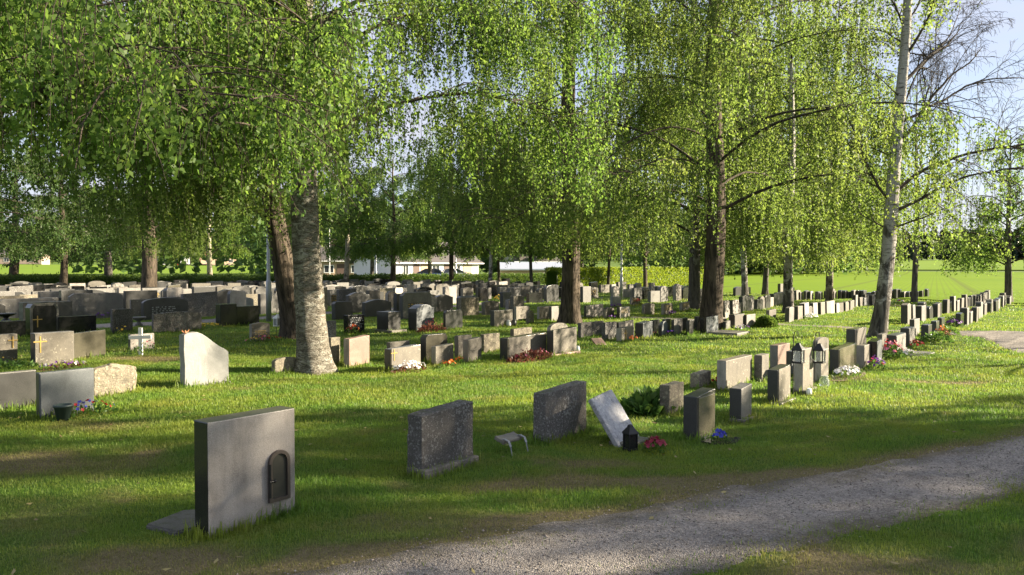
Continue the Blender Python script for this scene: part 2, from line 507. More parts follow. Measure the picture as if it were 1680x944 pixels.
def gravel_mat(name, a, b, sc_=1.0):
    k = NT(name); p = k.pos()
    v = k.n('ShaderNodeTexVoronoi', {'feature': 'F1'}, Vector=p, Scale=95. * sc_)
    rr = k.n('ShaderNodeSeparateColor', None, i0=v.outputs['Color']).outputs[0]
    col = k.mix(rr, a, b)
    col = k.mix(k.math('MULTIPLY', k.ramp(k.noise(p, 260., 2.), .45, .7), .5), col, (.05, .045, .04))
    big = k.noise(p, 1.1, 5., .6)
    col = k.mix(k.math('MULTIPLY', k.ramp(big, .48, .66), .55), col, (.34, .305, .27))
    dirt = k.noise(k.scale(p, (1., 1., 1.)), 3.2, 4., .6)
    col = k.mix(k.math('MULTIPLY', k.ramp(dirt, .52, .70), .5), col, (.085, .075, .065))
    ed = k.n('ShaderNodeAttribute', {'attribute_name': 'edge'}).outputs['Fac']
    en = k.math('ADD', ed, k.math('MULTIPLY', k.noise(p, 5., 5., .65), -.55))
    col = k.mix(k.math('MULTIPLY', k.ramp(en, .02, -.22), .85), col, k.mix(k.noise(p, 40., 3.), (.075, .065, .035), (.15, .125, .075)))
    sp_ = k.n('ShaderNodeSeparateXYZ', None, i0=p)
    al = k.math('ADD', k.math('MULTIPLY', sp_.outputs[0], .82), k.math('MULTIPLY', sp_.outputs[1], .57)); ac = k.math('SUBTRACT', k.math('MULTIPLY', sp_.outputs[1], .82), k.math('MULTIPLY', sp_.outputs[0], .57))
    tv = k.n('ShaderNodeCombineXYZ', None, X=k.math('MULTIPLY', al, .45), Y=k.math('MULTIPLY', ac, 2.6)).outputs[0]
    tn = k.noise(tv, 1., 4., .6)
    col = k.mix(k.math('MULTIPLY', k.ramp(tn, .46, .62), .6), col, k.mix(rr, (.19, .17, .15), (.50, .445, .385)))
    col = k.mix(k.math('MULTIPLY', k.ramp(tn, .46, .34), .5), col, k.mix(rr, (.09, .085, .085), (.28, .265, .26)))
    trk = k.math('MULTIPLY', k.ramp(k.noise(k.scale(p, (1., 1., 1.)), .9, 2.), .4, .62), k.ramp(k.noise(p, 14., 4., .65), .45, .65))
    col = k.mix(k.math('MULTIPLY', trk, .45), col, (.10, .088, .078))
    h = k.math('SUBTRACT', k.noise(p, 60., 3.), v.outputs['Distance'])
    bs = k.n('ShaderNodeBsdfPrincipled', None, Base_Color=col, Roughness=.95, Normal=k.bump(h, .9, .012))
    bs.inputs['Specular IOR Level'].default_value = .2
    return k.finish(bs.outputs[0])


M['gravel'] = gravel_mat('path_gravel', (.15, .136, .122), (.41, .37, .33))
M['gravel_far'] = gravel_mat('far_path_gravel', (.13, .12, .11), (.22, .20, .18), .4)

PA = poly_px([(180, 1010), (300, 985), (400, 962), (500, 938), (620, 912), (760, 888), (897, 860), (980, 846), (1067, 832), (1198, 799), (1362, 778), (1472, 753), (1600, 730), (1680, 714), (1800, 693), (2050, 660)])
PB = poly_px([(800, 1100), (950, 1015), (1143, 946), (1253, 915), (1340, 893), (1444, 866), (1581, 837), (1680, 806), (1800, 778), (2050, 735)])
path_o, PATH = strip('gravel_path', PA, PB, 260, 40, M['gravel'], .010, .045)
# the narrow cross path and the lane by the left rows, the gravelled turning
def lane(name, pts, wdt, n=120):
    P = resample(np.array(pts, float), n)
    d = unit(np.gradient(P, axis=0)); nn = np.stack([-d[:, 1], d[:, 0]], 1)
    return strip(name, P + nn * wdt / 2, P - nn * wdt / 2, n, 6, M['gravel_far'], .012, .07)
c1 = [G(1720, 560).xy, G(1600, 551).xy, G(1500, 545).xy, G(1393, 538).xy, G(1276, 532).xy, G(1108, 523.5).xy, G(1034, 521).xy]
c1.append(Vector(c1[-1]) + Vector((-8., 6.2)))
cross_o, CROSS = lane('cross_path', c1, .75)
c2 = [G(60, 541).xy, G(150, 536).xy, G(240, 532).xy, G(350, 527).xy, G(440, 521).xy]
c2.append(Vector(c2[-1]) + U.xy * 22)
lane_o, LANE = lane('row_path', c2, 1.5)
TA = poly_px([(1562, 543.5), (1620, 543.5), (1700, 544), (1850, 545), (2050, 546)])
TB = poly_px([(1566, 547), (1600, 552), (1628, 561), (1640, 570), (1690, 583), (1800, 605), (2050, 640)])
turn_o, TURN = strip('gravel_turning', TA, TB, 80, 14, M['gravel_far'], .014, .06)
PATHS = [PATH, CROSS, LANE, TURN]

# ------------------------------------------------------------------ worn and dry patches of the lawn
PATCH = [  # px, py, rx, ry (m), strength
    (70, 760, 1.2, .55, 1.0), (190, 700, .9, .35, .5), (0, 850, .8, .5, .6), (140, 930, .9, .3, .55), (380, 905, .7, .2, .7), (560, 870, .5, .15, .35), (600, 905, .8, .13, .5), (850, 850, .9, .2, .55), (800, 800, .5, .15, .55),
    (930, 790, .9, .25, .6), (1000, 765, .5, .22, .9), (1060, 795, .8, .2, .5), (1150, 790, .7, .2, .7), (760, 860, .8, .2, .5), (450, 930, .8, .16, .55), (1300, 780, .9, .15, .5),
    (250, 590, .85, .38, 1.3), (230, 575, .5, .2, 1.), (1510, 627, .95, .16, 1.1), (1570, 630, .4, .1, 1.2), (790, 640, 1.2, .3, .35), (680, 632, .7, .3, .4), (520, 680, .8, .3, .3), (950, 550, .4, .2, .6), (1180, 620, .6, .3, .3),
    (1520, 930, 1.1, .3, .6), (1300, 935, .5, .2, .5), (1640, 880, .8, .2, .35), (430, 640, .8, .25, .35), (1330, 700, .6, .3, .3), (30, 620, .8, .3, .3), (1455, 502, 1.8, .8, .9)]
PCH = [(*G(a, b).xy, rx, ry, s) for a, b, rx, ry, s in PATCH]


def vnoise(x, y, s, seed=0):
    """smooth value noise, vectorised"""
    r = np.random.default_rng(seed); T = r.random((257, 257))
    u = (np.asarray(x) * s) % 256; v = (np.asarray(y) * s) % 256
    i, j = u.astype(int), v.astype(int); f, g = u - i, v - j
    f = f * f * (3 - 2 * f); g = g * g * (3 - 2 * g)
    return (T[i, j] * (1 - f) + T[i + 1, j] * f) * (1 - g) + (T[i, j + 1] * (1 - f) + T[i + 1, j + 1] * f) * g


def fbm(x, y, s, seed=0, o=4):
    a, t, amp = 0, 0, 1
    for k in range(o):
        a = a + amp * vnoise(x, y, s * 2 ** k, seed + k); t += amp; amp *= .55
    return a / t


def worn(x, y):
    v = np.zeros_like(np.asarray(x, float))
    for cx, cy, rx, ry, s in PCH:
        v += s * np.exp(-(((x - cx) / rx) ** 2 + ((y - cy) / ry) ** 2))
    n = fbm(x, y, 2.2, 3)
    return np.clip(v * (2.2 * n - .15) + np.clip(n - .60, 0, 1) * 1.6, 0, 1.4)


def path_dist(x, y, edge):
    d = np.full(np.shape(x), 9e9)
    e = resample(edge, 400)
    for k in range(len(e)):
        d = np.minimum(d, (x - e[k, 0]) ** 2 + (y - e[k, 1]) ** 2)
    return np.sqrt(d)


# ------------------------------------------------------------------ the ground as one sheet
def axis(*segs):
    out = []
    for a, b, s in segs: out.append(np.arange(a, b - 1e-6, s))
    return np.concatenate(out + [[segs[-1][1]]])


gx = axis((-1600, -200, 100), (-200, -60, 10), (-60, -24, 1.5), (-24, -9, .4), (-9, 9, .11), (9, 26, .35), (26, 60, 1.5), (60, 200, 10), (200, 1600, 100))
gy = axis((-60, -5, 5), (-5, 3, .5), (3, 13, .09), (13, 26, .2), (26, 60, .8), (60, 200, 5), (200, 500, 20), (500, 1700, 100))
XX, YY = np.meshgrid(gx, gy)
ZZ = ground_z(XX, YY)
dry = worn(XX, YY)
near_edge = np.where((YY < 14) & (np.abs(XX) < 14), path_dist(XX, YY, PA), 9.)
dry = np.clip(dry + np.exp(-(near_edge / .22) ** 2) * (.25 + 1.1 * fbm(XX, YY, 3., 9)), 0, 1.5)
nx, ny = len(gx), len(gy)
i = np.arange(ny - 1)[:, None] * nx; kk = np.arange(nx - 1)[None, :]
q = np.stack([i + kk, i + kk + 1, i + nx + kk + 1, i + nx + kk], -1).reshape(-1, 4)

k = NT('lawn_ground'); p = k.pos()
at = k.n('ShaderNodeAttribute', {'attribute_name': 'dry'}).outputs['Fac']
g1 = k.noise(p, 26., 4., .6); g2 = k.noise(p, 1.3, 4., .55); g3 = k.noise(k.scale(p, (1., 1., 1.)), 5., 3.)
col = k.mix(g1, (.035, .075, .010), (.085, .15, .020))
col = k.mix(k.math('MULTIPLY', k.ramp(g2, .45, .68), .6), col, (.14, .175, .022))
col = k.mix(k.math('MULTIPLY', k.ramp(g3, .52, .72), .4), col, (.11, .135, .02))
g9 = k.noise(p, 110., 4., .7)
br = k.mix(k.ramp(g9, .35, .65), k.mix(g1, (.045, .038, .02), (.10, .08, .04)), k.mix(g1, (.14, .115, .055), (.26, .22, .12)))
col = k.mix(k.ramp(at, .25, .85), col, br)
bs = k.n('ShaderNodeBsdfPrincipled', None, Base_Color=col, Roughness=.95, Normal=k.bump(g1, .8, .03))
bs.inputs['Specular IOR Level'].default_value = .15
M['ground'] = k.finish(bs.outputs[0])
ground = tag(mesh_np('ground', np.stack([XX, YY, ZZ], -1).reshape(-1, 3), q, mat=M['ground'], attrs={'dry': dry.ravel()}, smooth_sh=True), kind='structure')

# ------------------------------------------------------------------ fields beyond
def field_mat(name, a, b, stripe=True, d=(.48, .877)):
    k = NT(name); p = k.pos()
    s = k.n('ShaderNodeSeparateXYZ', None, i0=p)
    big = k.noise(p, .035, 4., .6)
    col = k.mix(k.ramp(big, .3, .7), a, b)
    if stripe:
        u_ = k.math('ADD', k.math('MULTIPLY', s.outputs[0], d[1]), k.math('MULTIPLY', s.outputs[1], -d[0]))
        sn = k.math('SINE', k.math('MULTIPLY', u_, 2 * PI / .42))
        gap = k.math('MULTIPLY', k.ramp(sn, .2, .95), .26)
        tram = k.math('SINE', k.math('MULTIPLY', u_, 2 * PI / 9.))
        gap = k.math('ADD', gap, k.math('MULTIPLY', k.ramp(tram, .965, .99), .4), True)
        col = k.mix(gap, col, (.10, .095, .035))
    col = k.mix(k.math('MULTIPLY', k.noise(p, 7., 3.), .4), col, tuple(x * .6 for x in a))
    bs = k.n('ShaderNodeBsdfPrincipled', None, Base_Color=col, Roughness=.9)
    bs.inputs['Specular IOR Level'].default_value = .1
    tr = k.n('ShaderNodeBsdfTranslucent', None, Color=col)
    return k.finish(k.n('ShaderNodeMixShader', None, Fac=.25, i1=bs.outputs[0], i2=tr.outputs[0]).outputs[0])


M['crop'] = field_mat('young_crop', (.155, .262, .007), (.20, .305, .011))
M['crop_far'] = field_mat('far_crop', (.17, .28, .03), (.21, .30, .035), False)


def field(name, c, n, m, mat, lift):
    c = [np.array(p, float) for p in c]
    s = np.linspace(0, 1, n)[:, None, None]; t = (np.linspace(0, 1, m) ** 2)[None, :, None]
    P = (c[0] * (1 - s) + c[1] * s) * (1 - t) + (c[3] * (1 - s) + c[2] * s) * t
    z = ground_z(P[..., 0], P[..., 1]) + lift
    V_ = np.concatenate([P, z[..., None]], -1).reshape(-1, 3)
    i = np.arange(n - 1)[:, None] * m; k = np.arange(m - 1)[None, :]
    q = np.stack([i + k, i + k + 1, i + m + k + 1, i + m + k], -1).reshape(-1, 4)
    return tag(mesh_np(name, V_, q[:, ::-1], mat=mat, smooth_sh=True), kind='structure')


field('crop_field', [(12.5, 55), (33, 20), (260, 120), (60, 262)], 50, 70, M['crop'], .05)
field('far_crop_field', [(70, 268), (275, 135), (620, 300), (190, 640)], 20, 50, M['crop_far'], .3)
field('meadow_field', [(-170, 125), (-38, 150), (-60, 330), (-420, 300)], 30, 50, M['crop_far'], .25)
# road and yard by the houses
M['asphalt'] = plain('asphalt', (.11, .105, .10), .9, var=.25)
field('village_road', [(-150, 338), (-40, 345), (-40, 352), (-150, 346)], 12, 4, M['asphalt'], .6)
field('house_yard', [(-18, 84), (3, 92), (3, 99), (-19, 99)], 12, 6, M['asphalt'], .06)

# ------------------------------------------------------------------ grass blades
def blades(n, d0, d1, length, width, segs, wide=.74, seed=1):
    r = np.random.default_rng(seed)
    D = np.sqrt(d0 ** 2 + r.random(n) * (d1 ** 2 - d0 ** 2))
    X = (r.random(n) * 2 - 1) * (wide * D + .4)
    keep = np.ones(n, bool)
    jx = X + wig(X, D, 7., .06) + r.normal(0, .05, n); jy = D + wig(D, X, 7., .06) + r.normal(0, .05, n)
    pdist = np.minimum(path_dist(X, D, PA), path_dist(X, D, PB)) if d0 < 15 else 9.
    tuft = np.exp(-(pdist / .20) ** 2) * np.clip(fbm(X, D, 4., 31) * 3 - 1.0, 0, 1) * .75
    for Pp in PATHS: keep &= ~inside(np.stack([jx, jy], 1), Pp) | (r.random(n) < .008 + tuft)
    dr = worn(X, D)
    pe = np.exp(-(path_dist(X, D, PA) / .22) ** 2) if d0 < 10 else 0
    dr = dr + pe * (.2 + fbm(X, D, 3., 9))
    keep &= r.random(n) > np.clip((dr - .45) * .7, 0, .55)
    X, D, dr = X[keep], D[keep], dr[keep]; n = len(X)
    tall = fbm(X, D, 1.4, 21)
    L = length * (.45 + .9 * r.random(n)) * (.55 + .95 * tall) * (1 - .35 * np.clip(dr, 0, 1))
    return X, D, L, width * (.7 + .6 * r.random(n)), np.clip(dr, 0, 1.2), r


def blade_mesh(X, Y, L, Wd, dr, r, z0=None, spread=.55):
    n = len(X)
    z = ground_z(X, Y) if z0 is None else z0
    az = r.random(n) * 2 * PI; lean = np.abs(r.normal(0, spread, n))
    fx, fy = np.cos(az), np.sin(az)
    sx, sy = -fy, fx
    b = np.stack([X, Y, z - .004], 1)
    side = np.stack([sx, sy, np.zeros(n)], 1) * (Wd * .5)[:, None]
    h1 = L * .55; h2 = L * .95
    m = b + np.stack([fx * h1 * lean * .35, fy * h1 * lean * .35, h1], 1)
    tp = b + np.stack([fx * h2 * lean, fy * h2 * lean, h2 * np.maximum(.35, 1 - .3 * lean)], 1)
    V_ = np.stack([b - side, b + side, m + side * .8, m - side * .8, tp], 1).reshape(-1, 3)
    k5 = np.arange(n)[:, None] * 5
    return V_, k5 + np.array([[0, 1, 2, 3]]), k5 + np.array([[3, 2, 4]]), np.repeat(dr, 5)


k = NT('grass_blades')
geo = k.n('ShaderNodeNewGeometry')
dr_ = k.n('ShaderNodeAttribute', {'attribute_name': 'dry'}).outputs['Fac']
big = k.noise(geo.outputs['Position'], .8, 4., .6)
col = k.mix(geo.outputs['Random Per Island'], (.068, .142, .020), (.158, .258, .036))
col = k.mix(k.math('MULTIPLY', k.ramp(big, .42, .66), .65), col, (.25, .27, .034))
col = k.mix(k.math('MULTIPLY', k.ramp(k.noise(k.scale(geo.outputs['Position'], (1.6, 3.2, 1.)), 1., 4., .65), .50, .70), .6), col, (.25, .215, .07))
straw = k.mix(geo.outputs['Random Per Island'], (.13, .13, .04), (.26, .225, .09))
dmix = k.math('MULTIPLY', k.ramp(k.math('ADD', dr_, k.math('MULTIPLY', geo.outputs['Random Per Island'], .35)), .35, 1.0), .85)
col = k.mix(dmix, col, straw)
d = k.n('ShaderNodeBsdfPrincipled', None, Base_Color=col, Roughness=.5)
d.inputs['Specular IOR Level'].default_value = .3
tcol = k.n('ShaderNodeHueSaturation', None, Value=1.7, Color=col).outputs[0]
tr = k.n('ShaderNodeBsdfTranslucent', None, Color=tcol)
M['grass'] = k.finish(k.n('ShaderNodeMixShader', None, Fac=.42, i1=d.outputs[0], i2=tr.outputs[0]).outputs[0])
GRASS_EXTRA = []       # (x, y) of longer blades round the stones, filled below


def build_grass():
    parts = []
    for a in ((300000, 3.2, 8.2, .036, .0042, 2, .74, 5), (250000, 8.2, 14.5, .044, .007, 2, .72, 6), (190000, 14.5, 30, .05, .015, 2, .70, 7), (80000, 30, 52, .07, .032, 2, .68, 8)):
        X, Y, L, W_, dr, r = blades(*a)
        parts.append(blade_mesh(X, Y, L, W_, dr, r))
    ex = np.array(GRASS_EXTRA)
    r = np.random.default_rng(77)
    dist = np.hypot(ex[:, 0], ex[:, 1])
    parts.append(blade_mesh(ex[:, 0], ex[:, 1], ex[:, 2] * (.5 + .8 * r.random(len(ex))), .004 + .0006 * dist, np.zeros(len(ex)), r, spread=.45))
    off = 0; VV, QQ, TT, AA = [], [], [], []
    for v, q, t_, a in parts:
        VV.append(v); QQ.append(q + off); TT.append(t_ + off); AA.append(a); off += len(v)
    o = mesh_np('grass', np.concatenate(VV), np.concatenate(QQ), np.concatenate(TT), mat=M['grass'], attrs={'dry': np.concatenate(AA)})
    tag(o, 'short mown lawn grass between the graves, longer round the stones', 'grass', kind='stuff')


# loose pebbles on the near path
r = np.random.default_rng(5)
n = 60000
X = r.uniform(-3.2, 9, n); Y = r.uniform(3.2, 10, n)
ok = inside(np.stack([X + r.normal(0, .1, n), Y + r.normal(0, .1, n)], 1), PATH) & (np.abs(X) < .72 * Y + .3); X, Y = X[ok], Y[ok]; n = len(X)
s = .0035 + .0065 * r.random(n) ** 3
base = np.array([[1, 0, 0], [0, 1, 0], [-1, 0, 0], [0, -1, 0], [0, 0, .8], [0, 0, -.6]], float)
ft = np.array([[0, 1, 4], [1, 2, 4], [2, 3, 4], [3, 0, 4], [1, 0, 5], [2, 1, 5], [3, 2, 5], [0, 3, 5]])
a = r.random(n) * 6.28
P = base[None] * (s[:, None, None] * (.7 + .6 * r.random((n, 6, 1))))
P = np.stack([P[..., 0] * np.cos(a)[:, None] - P[..., 1] * np.sin(a)[:, None], P[..., 0] * np.sin(a)[:, None] + P[..., 1] * np.cos(a)[:, None], P[..., 2]], -1)
P += np.stack([X, Y, ground_z(X, Y) + .012], 1)[:, None]
k = NT('pebble_stone'); rr = k.n('ShaderNodeNewGeometry').outputs['Random Per Island']
col = k.mix(rr, (.10, .085, .072), (.38, .33, .28))
M['pebble'] = k.finish(k.n('ShaderNodeBsdfPrincipled', None, Base_Color=col, Roughness=.9).outputs[0])
tag(mesh_np('pebbles', P.reshape(-1, 3), None, (np.arange(n)[:, None, None] * 6 + ft[None]).reshape(-1, 3), mat=M['pebble']), 'loose pebbles strewn over the gravel path', 'gravel', kind='stuff')

# fallen leaves, twigs and bits of litter
r = np.random.default_rng(15)
n = 420
D_ = np.sqrt(r.uniform(3.6 ** 2, 15 ** 2, n)); X_ = (r.random(n) * 2 - 1) * .7 * D_
onp = inside(np.stack([X_, D_], 1), PATH); kp = ~onp | (r.random(n) < .5); X_, D_ = X_[kp], D_[kp]; n = len(X_)
az = r.random(n) * 6.28
ax = unit(np.stack([np.cos(az), np.sin(az), r.normal(0, .2, n)], 1)); sd_ = unit(np.cross(ax, np.array([0, 0, 1.]) + r.normal(0, .25, (n, 3))))
Vl, Ql = leaf_quads(np.stack([X_, D_, ground_z(X_, D_) + .028], 1), ax, sd_, .035 + .03 * r.random(n), .028)
k = NT('litter'); rr = k.n('ShaderNodeNewGeometry').outputs['Random Per Island']
M['litter'] = k.finish(k.n('ShaderNodeBsdfPrincipled', None, Base_Color=k.mix(rr, (.10, .06, .03), (.30, .26, .10)), Roughness=.7).outputs[0])
tag(mesh_np('fallen_leaves', Vl, Ql, mat=M['litter']), 'scattered fallen leaves and litter on the lawn and path', 'leaf litter', kind='stuff')
# ------------------------------------------------------------------ trees
def trunk_mesh(name, r0, H, mat, parent, flare=1.35, wob=.05, seed=0, sides=26, bend=(0, 0), rings=70, fork=None, taper=.85):
    r = np.random.default_rng(seed)
    z = np.r_[np.linspace(-.15, .9, 16), np.linspace(1.0, H, rings)]
    h = np.clip(z, 0, H)
    rad = r0 * ((1 - h / (H * 1.04)) ** taper) * (1 + (flare - 1) * np.exp(-h / .28)) + .006
    ph = r.random(6) * 6.28
    cx = wob * (np.sin(h * .7 + ph[0]) - np.sin(ph[0])) + bend[0] * (h / H) ** 2
    cy = wob * (np.sin(h * .6 + ph[1]) - np.sin(ph[1])) + bend[1] * (h / H) ** 2
    a = np.arange(sides) * 2 * PI / sides
    ca, sa = np.cos(a), np.sin(a)
    R = rad[:, None] * (1 + .05 * np.sin(3 * a[None] + ph[2] + h[:, None] * .8) + .035 * np.sin(5 * a[None] + ph[3] - h[:, None]) + (flare - 1) * .35 * np.exp(-h[:, None] / .2) * np.sin(5 * a[None] + ph[4]) + r.normal(0, .018, (len(z), sides)))
    Vv = np.stack([cx[:, None] + R * ca, cy[:, None] + R * sa, np.broadcast_to(z[:, None], R.shape)], -1).reshape(-1, 3)
    i = np.arange(len(z) - 1)[:, None] * sides; k = np.arange(sides)[None]; k2 = (k + 1) % sides
    q = np.stack([i + k, i + k2, i + sides + k2, i + sides + k], -1).reshape(-1, 4)
    return mesh_np(name, Vv, q, mat=mat, parent=parent, smooth_sh=True)


def curve(start, az, L, el0, droop, n, r, wob=.06):
    """an arching branch: starts at elevation el0 and bends down"""
    t = np.linspace(0, 1, n)
    el = el0 - droop * t ** 1.3
    a = az + np.cumsum(r.normal(0, wob, n)); el = el + np.cumsum(r.normal(0, wob * .7, n))
    st = L / (n - 1)
    d = np.stack([np.cos(el) * np.cos(a), np.cos(el) * np.sin(a), np.sin(el)], 1) * st
    return np.array(start)[None] + np.r_[np.zeros((1, 3)), np.cumsum(d[1:], 0)]


def crown(seed, H, base, R, n_limb, dens, leaf, spacing, vis, minz=2.0, twig=(.35, 1.7), coarse=4., power=.7, bow=1.15, extra=None, r_l=.028, gaps=.35, inner=0, inner_z=(3.2, 7.), open_az=None, wl=.64):
    """limbs, side branches and hanging leafy twigs of a weeping birch round the axis (0,0)"""
    r = np.random.default_rng(seed)
    tubes, S, O, TL = [], [], [], []

    def hang(pts, cnt, kk=1.0):
        j = r.random(cnt) * (len(pts) - 1); a = j.astype(int); f = (j - a)[:, None]
        p = pts[a] * (1 - f) + pts[np.minimum(a + 1, len(pts) - 1)] * f
        S.append(p); O.append(r.random(cnt) * 2 * PI)
        TL.append((twig[0] + (twig[1] - twig[0]) * r.random(cnt) ** 1.6) * kk)

    def limb(path, L, rad):
        tubes.append((path, np.linspace(rad, .006, len(path)) ** 1.0))
        ns = max(3, int(L * 3.2 * dens))
        az0 = math.atan2(path[-1, 1] - path[0, 1], path[-1, 0] - path[0, 0])
        for _ in range(ns):
            t0 = .22 + .78 * r.random() ** .8
            jj = t0 * (len(path) - 1); a = int(jj); f = jj - a
            p = path[a] * (1 - f) + path[min(a + 1, len(path) - 1)] * f
            if r.random() < gaps * .5: continue
            l2 = (.22 + .25 * r.random()) * L * (1.25 - .7 * t0)
            az2 = az0 + r.choice([-1, 1]) * r.uniform(.35, 1.5)
            c = curve(p, az2, l2, r.uniform(.0, .6), r.uniform(.6, 1.4), 6, r, .12)
            tubes.append((c, np.linspace(.011, .004, 6)))
            hang(c, max(2, int(l2 * 7.5 * dens)))
        hang(path[int(len(path) * .45):], int(L * 4 * dens))

    for i in range(n_limb):
        f = (i + r.random()) / n_limb
        h = base + (H - base) * f ** bow
        L = R * max(.12, (1 - f) ** power) * r.uniform(.7, 1.15)
        az = i * 2.399 + r.normal(0, .3)
        if open_az is not None and h < 9.5 and abs((az - open_az + PI) % (2 * PI) - PI) < 1.0: L *= .25
        c = curve((0, 0, h), az, L * 1.15, r.uniform(.35, .85) + .35 * f, r.uniform(.8, 1.5), 14, r, .07)
        c[:, 2] = np.maximum(c[:, 2], minz + .1)
        limb(c, L, min(.11, r_l * (.6 + L * .32)))
    for i in range(inner):
        c = curve((0, 0, r.uniform(*inner_z)), r.random() * 6.28, r.uniform(.8, 2.2), r.uniform(.2, .9), r.uniform(.8, 1.6), 8, r, .1)
        limb(c, 1.6, .018)
    for e in (extra or []):
        c = np.array(e, float); tt = np.linspace(0, 1, 14); q = np.linspace(0, 1, len(c))
        c = np.stack([np.interp(tt, q, c[:, x]) for x in range(3)], 1) + np.cumsum(r.normal(0, .018, (14, 3)), 0)
        limb(c, float(np.linalg.norm(c[-1] - c[0])), .085)
    S = np.concatenate(S); O = np.concatenate(O); TL = np.concatenate(TL)
    lo = minz + .9 * (fbm(S[:, 0] + 50, S[:, 1] + 50, .45, seed, 2) - .4) + r.random(len(S)) * .5
    TL = np.minimum(TL, np.maximum(S[:, 2] - lo, .12))
    hi = S[:, 2] > vis
    cnt = np.maximum(3, (TL / np.where(hi, spacing * coarse, spacing)).astype(int))
    idx = np.repeat(np.arange(len(S)), cnt)
    n = len(idx)
    s = r.random(n) * TL[idx]
    out = .22 * (1 - np.exp(-s / .25)) * (.5 + r.random(len(S))[idx])
    sw = .05 * np.sin(s * 3 + O[idx] * 5)
    P = S[idx] + np.stack([np.cos(O[idx]) * out + sw, np.sin(O[idx]) * out + sw, -s * .97 + .08 * np.minimum(s, .2)], 1)
    P += r.normal(0, .022, (n, 3))
    ax = unit(np.stack([r.normal(0, .55, n), r.normal(0, .55, n), -np.abs(r.normal(.75, .45, n))], 1))
    sd_ = unit(np.cross(ax, unit(r.normal(0, 1, (n, 3)))))
    LL = leaf * (.6 + .65 * r.random(n)) * np.where(hi[idx], coarse ** .5 * .95, 1)
    Vl, Ql = leaf_quads(P, ax, sd_, LL, LL * wl)
    # twigs of the seen part
    seen = np.where(~hi)[0]
    for k_ in seen[:: 2]:
        ss = np.linspace(0, TL[k_], 4); oo = .22 * (1 - np.exp(-ss / .25))
        tubes.append((S[k_] + np.stack([np.cos(O[k_]) * oo, np.sin(O[k_]) * oo, -ss * .97], 1), np.array([.0035, .003, .0025, .002])))
    Vb, Qb = tubes_np(tubes, 5)
    return (Vl, Ql), (Vb, Qb)


def crown_meshes(name, *a, lm='leaf_birch', **kw):
    (Vl, Ql), (Vb, Qb) = crown(*a, **kw)
    print(name, 'leaves', len(Ql), 'branch quads', len(Qb))
    return (mesh_np('foliage', Vl, Ql, mat=M[lm], ob=False), mesh_np('branches', Vb, Qb, mat=M['branch'], ob=False, smooth_sh=True))


# crown A: the near old birch, with the long low limbs; B, C: birches further in; D: young; E: coarse for the far rows
CR = {}
CR['near'] = crown_meshes('near', 3, 17., 3.1, 5.6, 50, 1.9, .058, .034, 7.4, minz=2.15, twig=(.4, 1.6), lm='leaf_birch', inner=14, inner_z=(4.2, 7.5), r_l=.022)
CR['left'] = crown_meshes('left', 9, 15., 3.4, 5.0, 36, 1.8, .057, .033, 7.0, minz=2.2, twig=(.4, 1.5), lm='leaf_birch',
                          extra=[[(0, 0, 5.6), (3.0, -2.2, 5.1), (4.8, -3.2, 4.2), (5.5, -3.4, 3.7), (6.1, -3.5, 3.3), (7.1, -3.6, 2.85)], [(5.9, -3.45, 3.42), (5.4, -3.4, 3.12), (5.0, -3.2, 3.08), (4.6, -3.0, 2.8)]])
CR['mid'] = crown_meshes('mid', 5, 18., 2.6, 5.6, 50, 1.5, .074, .044, 10.5, minz=1.9, twig=(.5, 2.2), lm='leaf_pale', gaps=.75, open_az=0., r_l=.022)  # paler leaves on both mid crowns put sunlight into the leaf colour
CR['mid_b'] = crown_meshes('mid_b', 15, 18., 2.8, 6.0, 50, 1.3, .072, .044, 10.5, minz=1.6, twig=(.6, 2.6), lm='leaf_pale', gaps=.8, r_l=.019)
CR['weep'] = crown_meshes('weep', 25, 14., 2.2, 3.3, 34, 1.4, .085, .055, 12., minz=1.0, twig=(.8, 3.0), lm='leaf_pale', power=.5)
CR['far'] = crown_meshes('far', 35, 15., 2.4, 4.2, 34, 1.35, .15, .09, 15., minz=2.1, twig=(.5, 2.0), lm='leaf_birch', power=.6)
CR['dark'] = crown_meshes('dark', 45, 13., 2.3, 5.4, 36, 1.25, .14, .085, 13., minz=2.0, twig=(.3, 1.1), lm='leaf_dark', power=.5)
CR['thin'] = crown_meshes('thin', 55, 11., 2.2, 2.5, 30, .85, .075, .075, 20., minz=2.0, twig=(.3, 1.0), lm='leaf_birch', power=.5, gaps=.6)
CR['bushy'] = crown_meshes('bushy', 75, 8.4, 1.7, 3.3, 34, 1.5, .10, .07, 20., minz=1.0, twig=(.4, 1.6), lm='leaf_birch', power=.45)
CR['shade'] = crown_meshes('shade', 65, 15., 2.6, 4.6, 30, .95, .22, .13, 20., minz=2.0, twig=(.5, 1.8), lm='leaf_birch', power=.5)

TREE_MARKS = []      # (px, words) used to word the headstones' labels


def tree(px, py, cr, wpx, bark, label, H=16, lean=(0, 0), rot=0., scale=1.0, seed=0, flare=1.35, cat='tree', name='birch_tree', pos=None, bend=(0, 0), mark=None):
    p = G(px, py) if pos is None else Vector((pos[0], pos[1], gz(*pos)))
    r0 = wpx / F * p.y / 2
    root = empty(name, p, 0, lean[1], lean[0])
    tag(root, label, cat, 'trees of the graveyard')
    trunk_mesh('trunk', r0, H, M[bark], root, flare, .05 + .0 * r0, seed, bend=bend)
    if cr:
        f, b = CR[cr]
        for nm, me in (('crown', f), ('branches', b)):
            o = bpy.data.objects.new(nm, me); link(o, root); o.rotation_euler = (0, 0, rot); o.scale = (scale,) * 3
    if mark: TREE_MARKS.append((px, mark))
    return root


